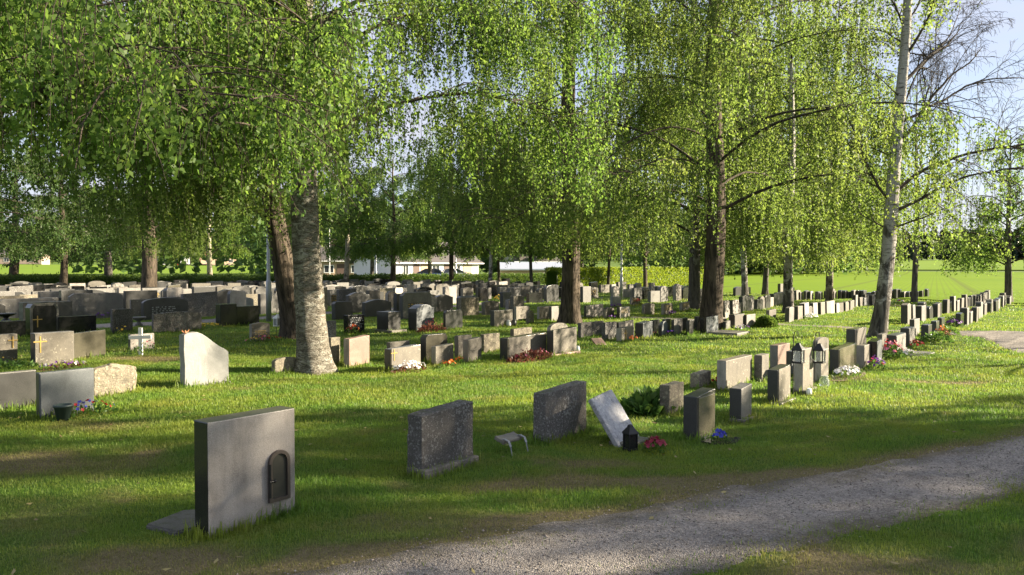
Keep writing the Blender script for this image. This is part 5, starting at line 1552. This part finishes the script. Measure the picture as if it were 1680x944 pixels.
for a in ((1042, 1055, 1071, 528, 556, 'slant', 'granite_blue', 'blue-grey stone with square face among the dark short row'), (1069, 1072, 1083, 526, 551, 'rect', 'granite_dark', 'narrow dark stone next to the blue-grey square one'),
          (1083, 1086, 1097, 528, 553, 'round', 'granite_blue', 'pale round-topped stone above the violet flowers'), (1088, 1091, 1101, 524, 546, 'rect', 'granite_dark', 'dark stone behind the pale round-topped one'),
          (1102, 1106, 1118, 525, 551, 'rect', 'granite_grey', 'grey stone past the violet flowers'), (1114, 1117, 1129, 523, 546, 'rect', 'granite_dark', 'dark stone behind the grey one past the violet flowers'),
          (1127, 1131, 1140, 526, 550, 'rect', 'granite_dark', 'slim dark stone last before the black-trunked birch'), (1140, 1144, 1150, 520, 541, 'rect', 'granite_brown', 'brown post stone beside the black trunk'),
          (1187, 1191, 1199, 527, 542, 'slant', 'granite_grey', 'tiny tilted grey stone beside the black lantern stone'), (1180, 1183, 1193, 521, 540, 'peak', 'granite_warm', 'pointed pale stone behind the tiny tilted one'),
          (1222, 1225, 1240, 517, 539, 'rect', 'granite_brown', 'brown stone beside the round clipped bush'), (1257, 1262, 1274, 509, 528, 'slant', 'granite_warm', 'pale stone behind the round clipped bush')):
    headstone(*a)
flowers(1101, 551, [PURPLE, BLUE], 'violet flowers in the shade of the dark short row', .2, .12, .16, 18, 70, .03)
flowers(1075, 553, [RED], 'small red flowers before the blue-grey square stone', .12, .08, .12, 8, 50, .025)


def relief(root, w, h, t):
    bm = bmesh.new(); x, z = .02, h * .42
    for a in ((x, z, .11, .02), (x, z + .2, .13, .03), (x - .05, z + .1, .015, .2), (x + .05, z + .1, .015, .2)): bm_box(bm, (a[0], -t / 2 - .006, a[1]), (a[2], .012, a[3]))
    bm_tube(bm, [(x - .05, -t / 2 - .006, z + .22), (x, -t / 2 - .006, z + .29), (x + .05, -t / 2 - .006, z + .22)], .008, 6); rl = from_bm('lantern_relief', bm, M['black_iron'], root)
    bm = bmesh.new(); bm_box(bm, (x, -t / 2 - .003, z + .1), (.085, .006, .18)); from_bm('pale_field', bm, M['white_paint'], rl)
    bm = bmesh.new(); bm_box(bm, (.04, -t / 2 - .42, .03), (w + .06, .75, .09), bevel=.01); from_bm('ledger_slab', bm, M['granite_grey'], root)


headstone(1149, 1158, 1179, 519, 549, 'slant', 'granite_black', 'black stone carved with a lantern before the black-trunked birch', extra=relief, front=(.94, .92, .04, 'granite_blue'))
headstone(1196, 1205, 1222, 516, 541, 'rect', 'granite_dark', 'broad dark-ended stone above white flowers past the black-trunked birch', front=(.96, .95, .02, 'granite_warm'))
flowers(1218, 543, [WHITE, PURPLE], 'white and mauve flowers before the broad dark-ended stone', .4, .14, .14, 30, 80, .028)


def bush(px, py, rx, ry, h, n, label, mark=None):
    p = G(px, py); r = np.random.default_rng(3)
    root = tag(empty('clipped_bush', p), label, 'bush')
    m = n; th = r.random(m) * 6.28; ph = np.arccos(r.random(m)); q = .82 + .18 * r.random(m)
    P = np.stack([np.cos(th) * np.sin(ph) * rx * q, np.sin(th) * np.sin(ph) * ry * q, np.cos(ph) * h * q], 1)
    ax = unit(P / np.array([rx, ry, h]) + r.normal(0, .5, (m, 3))); sd_ = unit(np.cross(ax, r.normal(0, 1, (m, 3))))
    v, q_ = leaf_quads(P, ax, sd_, .055, .035); mesh_np('foliage', v, q_, mat=M['leaf_hedge'], parent=root)
    bm = bmesh.new(); bmesh.ops.create_icosphere(bm, subdivisions=3, radius=1); bmesh.ops.transform(bm, matrix=Matrix.Diagonal((rx * .8, ry * .8, h * .8, 1)), verts=bm.verts); from_bm('stems', bm, M['leaf_dark'], root)


bush(1257, 538, .30, .28, .33, 2600, 'round clipped evergreen bush between the pale and brown stones')
# ---- stones in the shade behind
headstone(669, 683, 712, 501, 544, 'bell', 'granite_blue', 'large bell-topped blue-grey stone with bronze plants at its foot', front=(.96, .86, .02, 'granite_blue'))
flowers(708, 545, [MAROON], 'bronze leaved plants at the foot of the bell-topped stone', .5, .18, .3, 8, 240, .03, lm='leaf_red', leaf=.08)
headstone(727, 731, 759, 511, 542, 'corner', 'granite_dark', 'squat dark stone next past the bell-topped one')
headstone(618, 637, 657, 513, 546, 'rect', 'granite_dark', 'thick dark block stone on a pale plinth', plinth=(.1, .2, .05, 'concrete', -.08), tmax=.45)
headstone(563, 571, 598, 518, 549, 'rect', 'granite_black', 'black stone with rows of pale lettering past the big birch', text=(0, .85, .8, 7, 'galv'))
flowers(578, 549, [RED, ORANGE], 'red flowers before the black lettered stone', .2, .12, .26, 22, 90, .035)
headstone(410, 413, 442, 530, 562, 'ridge', 'granite_warm', 'small beige stone with gilt rows behind the big birch', text=(0, .55, .7, 3, 'gold'))
flowers(432, 562, [RED, YELLOW, PINK], 'mixed bright flowers along the small beige gilt stone', .5, .12, .13, 36, 90, .03)
p = G(456, 550); lantern(p, .17, .30, 'white lantern on a short post by the leaning dark birch', frame='white_paint', body='grey_metal', hook=.22)
headstone(804, 811, 841, 511, 537, 'rect', 'granite_brown', 'tan wide stone with dark end and two small vases', front=(.96, .95, .02, 'granite_warm'))
jar(834, 535, 1.2, 'pale grave vase before the tan wide stone', 'white_paint', cat='vase', name='flower_vase')
jar(843, 535, 1.3, 'dark-topped grave vase beside the pale one', 'granite_dark', cat='vase', name='flower_vase')
for a in ((844, 847, 869, 504, 529, 'rect', 'granite_warm', 'pale lit stone with a shadow corner behind the tan wide stone'), (865, 867, 876, 510, 532, 'round', 'lichen_warm', 'little round-topped post stone'),
          (881, 885, 905, 504, 526, 'rect', 'granite_warm', 'lit stone between the post stone and the furrowed birch'), (901, 905, 917, 503, 528, 'rect', 'granite_grey', 'stone edge touching the furrowed birch trunk'),
          (959, 962, 990, 500, 523, 'slant', 'granite_brown', 'streaked brown stone just past the furrowed birch'), (989, 994, 1008, 505, 524, 'arch', 'granite_warm', 'pale arched stone by violet flowers'),
          (1012, 1017, 1034, 505, 524, 'rect', 'granite_brown', 'brown stone with gilt rows at the cross path'), (1001, 1005, 1019, 488, 505, 'rect', 'white_stone', 'bright white stone beside the pale lamp post'),
          (1053, 1057, 1074, 497, 517, 'peak', 'granite_warm', 'bright cream stone standing clear in the sunlit grass'), (1085, 1089, 1104, 498, 518, 'rect', 'granite_warm', 'cream stone with gilt rows before lilac flowers'),
          (1034, 1036, 1051, 488, 502, 'rect', 'granite_warm', 'cream stone with gilt rows above a red flower line'), (1115, 1119, 1132, 497, 512, 'slant', 'granite_warm', 'cream stone with gilt line beside the brown-trunked birch')):
    kw = {}
    if 'gilt' in a[7]: kw['text'] = (0, .82, .75, 5, 'gold')
    headstone(*a, **kw)
flowers(1100, 518, [PURPLE, PURPLE], 'lilac flowers before the gilt-lined cream stone', .3, .15, .2, 26, 60, .04)
flowers(1006, 524, [PURPLE], 'violet flowers beside the pale arched stone', .35, .12, .14, 20, 60, .04)
flowers(1012, 505, [PURPLE], 'mauve flower bed before the bright white stone', .5, .15, .16, 24, 60, .045)
# the dark near-left block
headstone(40, 50, 95, 500, 553, 'corner', 'granite_black', 'black headstone with a raised grey rim and a gilt star plant', rim='granite_grey', cross=(-.25, .45, .28, 'gold'))
headstone(-25, -10, 41, 528, 556, 'rect', 'granite_black', 'low black stone at the picture edge under a stone bowl')
headstone(92, 97, 157, 520, 549, 'rect', 'granite_black', 'low long black stone beside the grey-rimmed one')
headstone(29, 38, 118, 497, 533, 'rect', 'granite_dark', 'large dark rough stone behind the grey-rimmed one', rough=.01)
headstone(112, 120, 187, 489, 522, 'rect', 'granite_brown', 'brown polished stone with golden rows and lilac flowers', text=(.1, .55, .6, 3, 'gold'))
flowers(172, 522, [PURPLE], 'lilac flowers under the brown polished stone', .5, .15, .18, 26, 60, .04)
headstone(180, 185, 217, 509, 548, 'rect', 'lichen_dark', 'blotched upright stone beside the yellow stemmed plant', rough=.006)
headstone(213, 215, 260, 493, 521, 'rect', 'granite_warm', 'plain shaded beige stone past the blotched upright')
headstone(248, 252, 330, 513, 547, 'ridge', 'lichen_dark', 'wide very dark rough stone behind the white hewn one', rough=.014, wmax=1.5)
flowers(335, 539, [YELLOW], 'yellow stonecrop patch beside the wide dark rough stone', .45, .2, .14, 70, 60, .03)
headstone(300, 303, 346, 488, 514, 'ridge', 'granite_brown', 'brown stone with golden rows between two gilt crosses', text=(0, .62, .7, 4, 'gold'), cross=(-.42, .55, .45, 'gold'))
headstone(258, 261, 298, 496, 519, 'rect', 'granite_dark', 'dark blank stone before the two gilt crosses')
headstone(353, 362, 388, 499, 536, 'rect', 'granite_black', 'black upright block at the row path')
headstone(384, 389, 425, 503, 535, 'rect', 'granite_black', 'second black block at the row path, lit on one corner')
headstone(372, 376, 416, 489, 513, 'arch', 'white_stone', 'whitish arched stone above the black blocks')
for px, py, s, lab in ((228, 535, 1.0, 'small stone bowl on a foot beside the blotched upright stone'), (10, 528, 1.4, 'dark stone bowl on the low black stone at the picture edge'), (133, 521, 1.2, 'dark bowl before the brown polished stone')):
    p = G(px, py); bm = bmesh.new(); bm_lathe(bm, [(.09 * s, 0), (.10 * s, .05), (.05 * s, .09), (.05 * s, .14), (.15 * s, .19), (.20 * s, .24), (.19 * s, .26), (.12 * s, .23)], sides=20)
    o = from_bm('grave_bowl', bm, M['granite_grey' if s == 1. else 'granite_black'], None, True); o.location = p; tag(o, lab, 'bowl', 'bowls set by the graves')


def can(px, py):
    p = G(px, py); root = tag(empty('watering_can', p, .6), 'teal watering can standing among the far stones', 'watering can'); s = 1.35
    bm = bmesh.new(); bm_lathe(bm, [(.12 * s, 0), (.12 * s, .2 * s), (.10 * s, .23 * s), (.06 * s, .25 * s), (.05 * s, .25 * s)], sides=18); from_bm('body', bm, M['teal_plastic'], root, True)
    bm = bmesh.new(); bm_tube(bm, [(.11 * s, 0, .05 * s), (.24 * s, 0, .17 * s), (.30 * s, 0, .27 * s)], [.03 * s, .02 * s, .018 * s], 10); bm_lathe(bm, [(.02 * s, .26 * s), (.045 * s, .30 * s), (.04 * s, .31 * s)], (.31 * s, 0, 0), 12); from_bm('spout', bm, M['teal_plastic'], root, True)
    bm = bmesh.new(); bm_tube(bm, [(-.11 * s, 0, .06 * s), (-.21 * s, 0, .14 * s), (-.18 * s, 0, .27 * s), (-.05 * s, 0, .33 * s), (.05 * s, 0, .25 * s)], .014 * s, 8); from_bm('handle', bm, M['teal_plastic'], root, True)


can(567, 492)

# ---- the far end of the long sunlit row, two lines of stones back to back
def row_line(pa, pb, n, label_fn, y_h, mats, seed, off=0., grp='stones of the long sunlit row'):
    r = random.Random(seed); A_, B_ = G(*pa), G(*pb)
    for i in range(n):
        f = ((i + r.uniform(-.18, .18)) / (n - 1)); c = A_.lerp(B_, min(1, max(0, f))) + V * (off + r.uniform(-.06, .06)); c.z = gz(c.x, c.y)
        w, h, t = r.uniform(.38, .66), y_h * r.uniform(.78, 1.25), r.uniform(.13, .2); mt = r.choice(mats); sh = r.choice(('rect', 'rect', 'slant', 'arch', 'corner', 'rect', 'ridge'))
        o = stone_obj(slab_bm(sh, w, h, t, 0, i + seed, .012), mt, None, 'headstone', 'granite_dark'); o.location = c; o.rotation_euler = (r.uniform(-.04, .02), 0, A52 + r.uniform(-.05, .05))  # dark end material puts the shade of the end faces into the stone
        tag(o, label_fn(i, mt, sh), 'headstone', grp)
        q_ = (c.x / c.y) * F + CX; HS.append([q_, 0, o, w])


TONE = {'granite_grey': 'grey', 'granite_warm': 'beige', 'granite_dark': 'dark', 'granite_black': 'black', 'granite_brown': 'brown', 'granite_olive': 'olive', 'concrete': 'rough pale', 'granite_blue': 'blue-grey', 'lichen_dark': 'blotched', 'lichen_warm': 'lichened', 'white_stone': 'whitish', 'granite_pink': 'pinkish', 'slate_silver': 'silvery'}
SHP = {'rect': 'square-topped', 'slant': 'slant-topped', 'arch': 'arched', 'corner': 'cut-cornered', 'ridge': 'ridged', 'peak': 'peaked', 'bell': 'bell-topped', 'round': 'round-topped', 'notch': 'shouldered'}
ORD = ['first', 'second', 'third', 'fourth', 'fifth', 'sixth', 'seventh', 'eighth', 'ninth', 'tenth', 'eleventh', 'twelfth', 'thirteenth', 'fourteenth', 'fifteenth', 'sixteenth', 'seventeenth', 'eighteenth', 'nineteenth', 'twentieth', 'twenty-first', 'twenty-second', 'twenty-third', 'twenty-fourth', 'twenty-fifth', 'twenty-sixth', 'twenty-seventh', 'twenty-eighth', 'twenty-ninth', 'thirtieth', 'thirty-first', 'thirty-second']
warmish = ['granite_warm', 'granite_grey', 'granite_dark', 'granite_dark', 'granite_brown', 'granite_warm', 'concrete', 'granite_black']
row_line((1516, 534), (1637, 497), 21, lambda i, m, s: f'{TONE[m]} {SHP[s]} stone, {ORD[i]} in the back line of the long sunlit row', .50, warmish, 5, .45)
row_line((1553, 535), (1641, 498), 19, lambda i, m, s: f'{TONE[m]} {SHP[s]} stone, {ORD[i]} in the front line of the long sunlit row', .43, warmish, 6, -.35)
for px, py, cols, lab in ((1566, 536, [PURPLE], 'big purple flower mound in the long sunlit row'), (1590, 521, [PURPLE, RED], 'purple and red flowers further along the sunlit row'), (1599, 516, [PINK], 'pink grave flowers beyond the purple and red ones'), (1612, 511, [PURPLE], 'small purple clump near the far end of the sunlit row'), (1635, 500, [ORANGE], 'orange flowers at the very end of the sunlit row')):
    flowers(px, py, cols, lab, .38, .22, .22, 40, 90, .04)
# the two rows on the lit lawn beyond the cross path
row_line((1298, 528), (1448, 497), 22, lambda i, m, s: f'{TONE[m]} {SHP[s]} stone, {ORD[i]} in the row running from the white weeping birch', .42, ['granite_warm', 'granite_grey', 'concrete', 'granite_warm', 'granite_brown', 'white_stone'], 8, 0, 'stones of the row past the white weeping birch')
row_line((1190, 522), (1300, 495), 15, lambda i, m, s: f'{TONE[m]} {SHP[s]} stone, {ORD[i]} in the row behind the round clipped bush', .5, ['granite_warm', 'granite_grey', 'granite_dark', 'granite_brown'], 9, 0, 'stones of the row behind the round bush')
row_line((1298, 493), (1520, 488), 30, lambda i, m, s: f'{TONE[m]} {SHP[s]} stone, {ORD[i]} of the last line against the crop field', .46, ['granite_dark', 'granite_dark', 'granite_brown', 'granite_warm', 'granite_black'], 10, 0, 'stones of the last line by the field')
for px, py, cols, lab in ((1206, 500, [PURPLE], 'purple blooms in the row behind the round clipped bush'), (1330, 524, [WHITE], 'white blooms near the white weeping birch'), (1365, 514, [PURPLE, YELLOW], 'mixed blooms halfway along the row past the weeping birch'), (1430, 500, [RED], 'red blooms near the bare birch in the far row'), (1475, 498, [WHITE, RED], 'white and red blooms on the bare earth near the field')):
    flowers(px, py, cols, lab, .4, .2, .18, 26, 60, .045)

# ---- the crowded rows towards the hedge
PROTO = []
pr = random.Random(21)
for mt in ('granite_grey', 'granite_warm', 'granite_dark', 'granite_black', 'granite_brown', 'granite_dark', 'granite_grey', 'granite_blue', 'lichen_dark', 'granite_olive', 'concrete', 'granite_warm', 'granite_dark', 'granite_dark', 'lichen_warm', 'granite_grey'):
    sh = pr.choice(('rect', 'rect', 'rect', 'arch', 'ridge', 'slant', 'corner', 'bell')); w = pr.uniform(.55, 1.25); h = pr.uniform(.5, .85)
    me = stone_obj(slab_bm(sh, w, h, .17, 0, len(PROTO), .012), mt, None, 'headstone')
    PROTO.append((me, mt, sh, w))
TXT = []
for tmt in ('gold', 'galv'):
    bm = bmesh.new(); r = random.Random(3)
    for i in range(4):
        x = -.3
        while x < .3 - r.uniform(0, .12):
            l = r.uniform(.02, .04); bm_box(bm, (x, 0, -i * .065), (l, .006, .03)); x += l + r.choice((.012, .05))
    bp = set(); bm_box(bm, (-.0, .002, -.0975), (.66, .003, .27)); bm.faces.ensure_lookup_table()
    for f in list(bm.faces)[-6:]: f.material_index = 1
    TXT.append(from_bm('lettering', bm, [M[tmt], M['granite_dark']]))
rr = random.Random(99)
cand = []
taken = [(h[2].location.x, h[2].location.y, h[3]) for h in HS]
off = Vector((-6.4, 27.5, 0))
for row in range(-3, 17):
    base = off + V * (row * 2.15) if row >= 0 else off + V * (row * 2.15)
    for k in range(-36, 44):
        c = base + U * (k * 1.22 + rr.uniform(-.16, .16)) + V * rr.uniform(-.1, .1)
        if c.y < 24.5 or c.y > 64: continue
        px = c.x / c.y * F + CX
        if px < -25 or px > 1300: continue
        py = HZ + EYE * F / c.y
        lim = 59 if px < 480 else 66
        if c.y > lim or (px > 880 and c.y > 52) or (px > 1080 and c.y > 47): continue
        if 860 < px and py > 497: continue
        if 390 < px < 560 and py > 520: continue
        if px > 1180 and py > 486: continue
        if any(abs(c.x - a) + abs(c.y - b) < .75 + ww * .35 for a, b, ww in taken): continue
        if inside(np.array([[c.x, c.y]]), LANE)[0] or inside(np.array([[c.x, c.y]]), CROSS)[0]: continue
        if rr.random() < .10: continue
        cand.append((row, px, py, c))
room = 298 - len(HS)
print('headstones set by hand', len(HS), 'candidates', len(cand), 'room', room)
# those that show largest: nearest first, with a little chance so the far rows keep some
cand.sort(key=lambda q: q[3].y + rr.uniform(0, 11))
rest = cand[max(0, room):]; cand = cand[:max(0, room)]
first = [True] * len(PROTO)
placed = []
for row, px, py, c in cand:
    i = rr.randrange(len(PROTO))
    if px < 600 and rr.random() < .6: i = rr.choice([j for j, q in enumerate(PROTO) if q[1] in ('granite_dark', 'granite_black', 'granite_brown', 'lichen_dark', 'granite_grey')])  # darker, weathered tones picked here also put the canopy's shade into the colour
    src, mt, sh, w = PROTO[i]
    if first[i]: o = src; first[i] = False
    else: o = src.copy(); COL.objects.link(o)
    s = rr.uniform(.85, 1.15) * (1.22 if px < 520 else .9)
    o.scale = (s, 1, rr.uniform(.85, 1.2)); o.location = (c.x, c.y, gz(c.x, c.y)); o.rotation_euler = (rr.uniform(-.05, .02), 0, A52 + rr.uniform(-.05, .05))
    lettered = rr.random() < .33 and mt not in ('concrete', 'lichen_dark', 'lichen_warm') and py > 482
    if lettered:
        tt = TXT[0 if rr.random() < .75 else 1].copy(); COL.objects.link(tt); tt.parent = o; tt.location = (0, -.091, .42); tt.scale = (w, 1, 1)
    placed.append([row, px, py, o, mt, sh, lettered])
if rest:
    bm = bmesh.new(); mts = ['granite_warm', 'granite_grey', 'granite_dark', 'granite_brown', 'granite_black']
    for row, px, py, c in rest:
        pv = set(bm.verts); pf = set(bm.faces); w, h = rr.uniform(.5, 1.2), rr.uniform(.45, .8)
        f0 = bm_prism(bm, [(x, z - (.08 if z == 0 else 0)) for x, z in profile(rr.choice(('rect', 'rect', 'arch', 'slant', 'ridge')), w, h, 0)], -.085, .085); mi = rr.randrange(5)
        bmesh.ops.transform(bm, matrix=Matrix.Translation((c.x, c.y, gz(c.x, c.y))) @ Matrix.Rotation(A52 + rr.uniform(-.05, .05), 4, 'Z'), verts=[v for v in bm.verts if v not in pv])
        for f in bm.faces:
            if f not in pf: f.material_index = mi
    tag(from_bm('far_headstones', bm, [M[m] for m in mts]), 'crowd of small far headstones in the rows next to the hedge', 'headstones', kind='stuff')
print('rest', len(rest))
for t_ in TXT: bpy.data.objects.remove(t_)
for i, f in enumerate(first):
    if f: bpy.data.objects.remove(PROTO[i][0])
# word their labels: the row they stand in and their count from the nearest landmark
marks = sorted(TREE_MARKS)
rows = sorted({q[0] for q in placed})
RN = {}
for j, rw in enumerate(rows): RN[rw] = 'the hedge-side row' if j == len(rows) - 1 else ORD[len(rows) - 1 - j] + ' row from hedge'
for rw in rows:
    line = sorted([q for q in placed if q[0] == rw], key=lambda q: q[1])
    counts = {}
    for q in line:
        m = max([a for a in marks if a[0] <= q[1]] or [marks[0]], key=lambda a: a[0]) if q[1] >= marks[0][0] else (0, 'the picture edge')
        counts[m[1]] = counts.get(m[1], 0) + 1
        mk = m[1].replace('the ', '', 1)
        tag(q[3], f"{TONE[q[4]]} {SHP[q[5]]}{' lettered' if q[6] else ''} stone, {ORD[counts[m[1]] - 1]} past {mk}, {RN[rw]}", 'headstone', 'stones of the crowded rows')
# a few flower spots among them
for px, py, cols, lab in ((660, 478, [PURPLE], 'pink-mauve blooms among the far crowded stones'), (713, 492, [ORANGE], 'orange heather clump among the crowded stones'), (820, 495, [YELLOW], 'tall green and yellow plant among the crowded stones'), (593, 503, [YELLOW], 'leafy green clump among the crowded stones'), (1044, 501, [RED], 'red flower line before a cream stone'), (350, 500, [PURPLE], 'purple blooms beside the gilt crosses')):
    flowers(px, py, cols, lab, .4, .22, .32, 30, 120, .045)
build_grass()
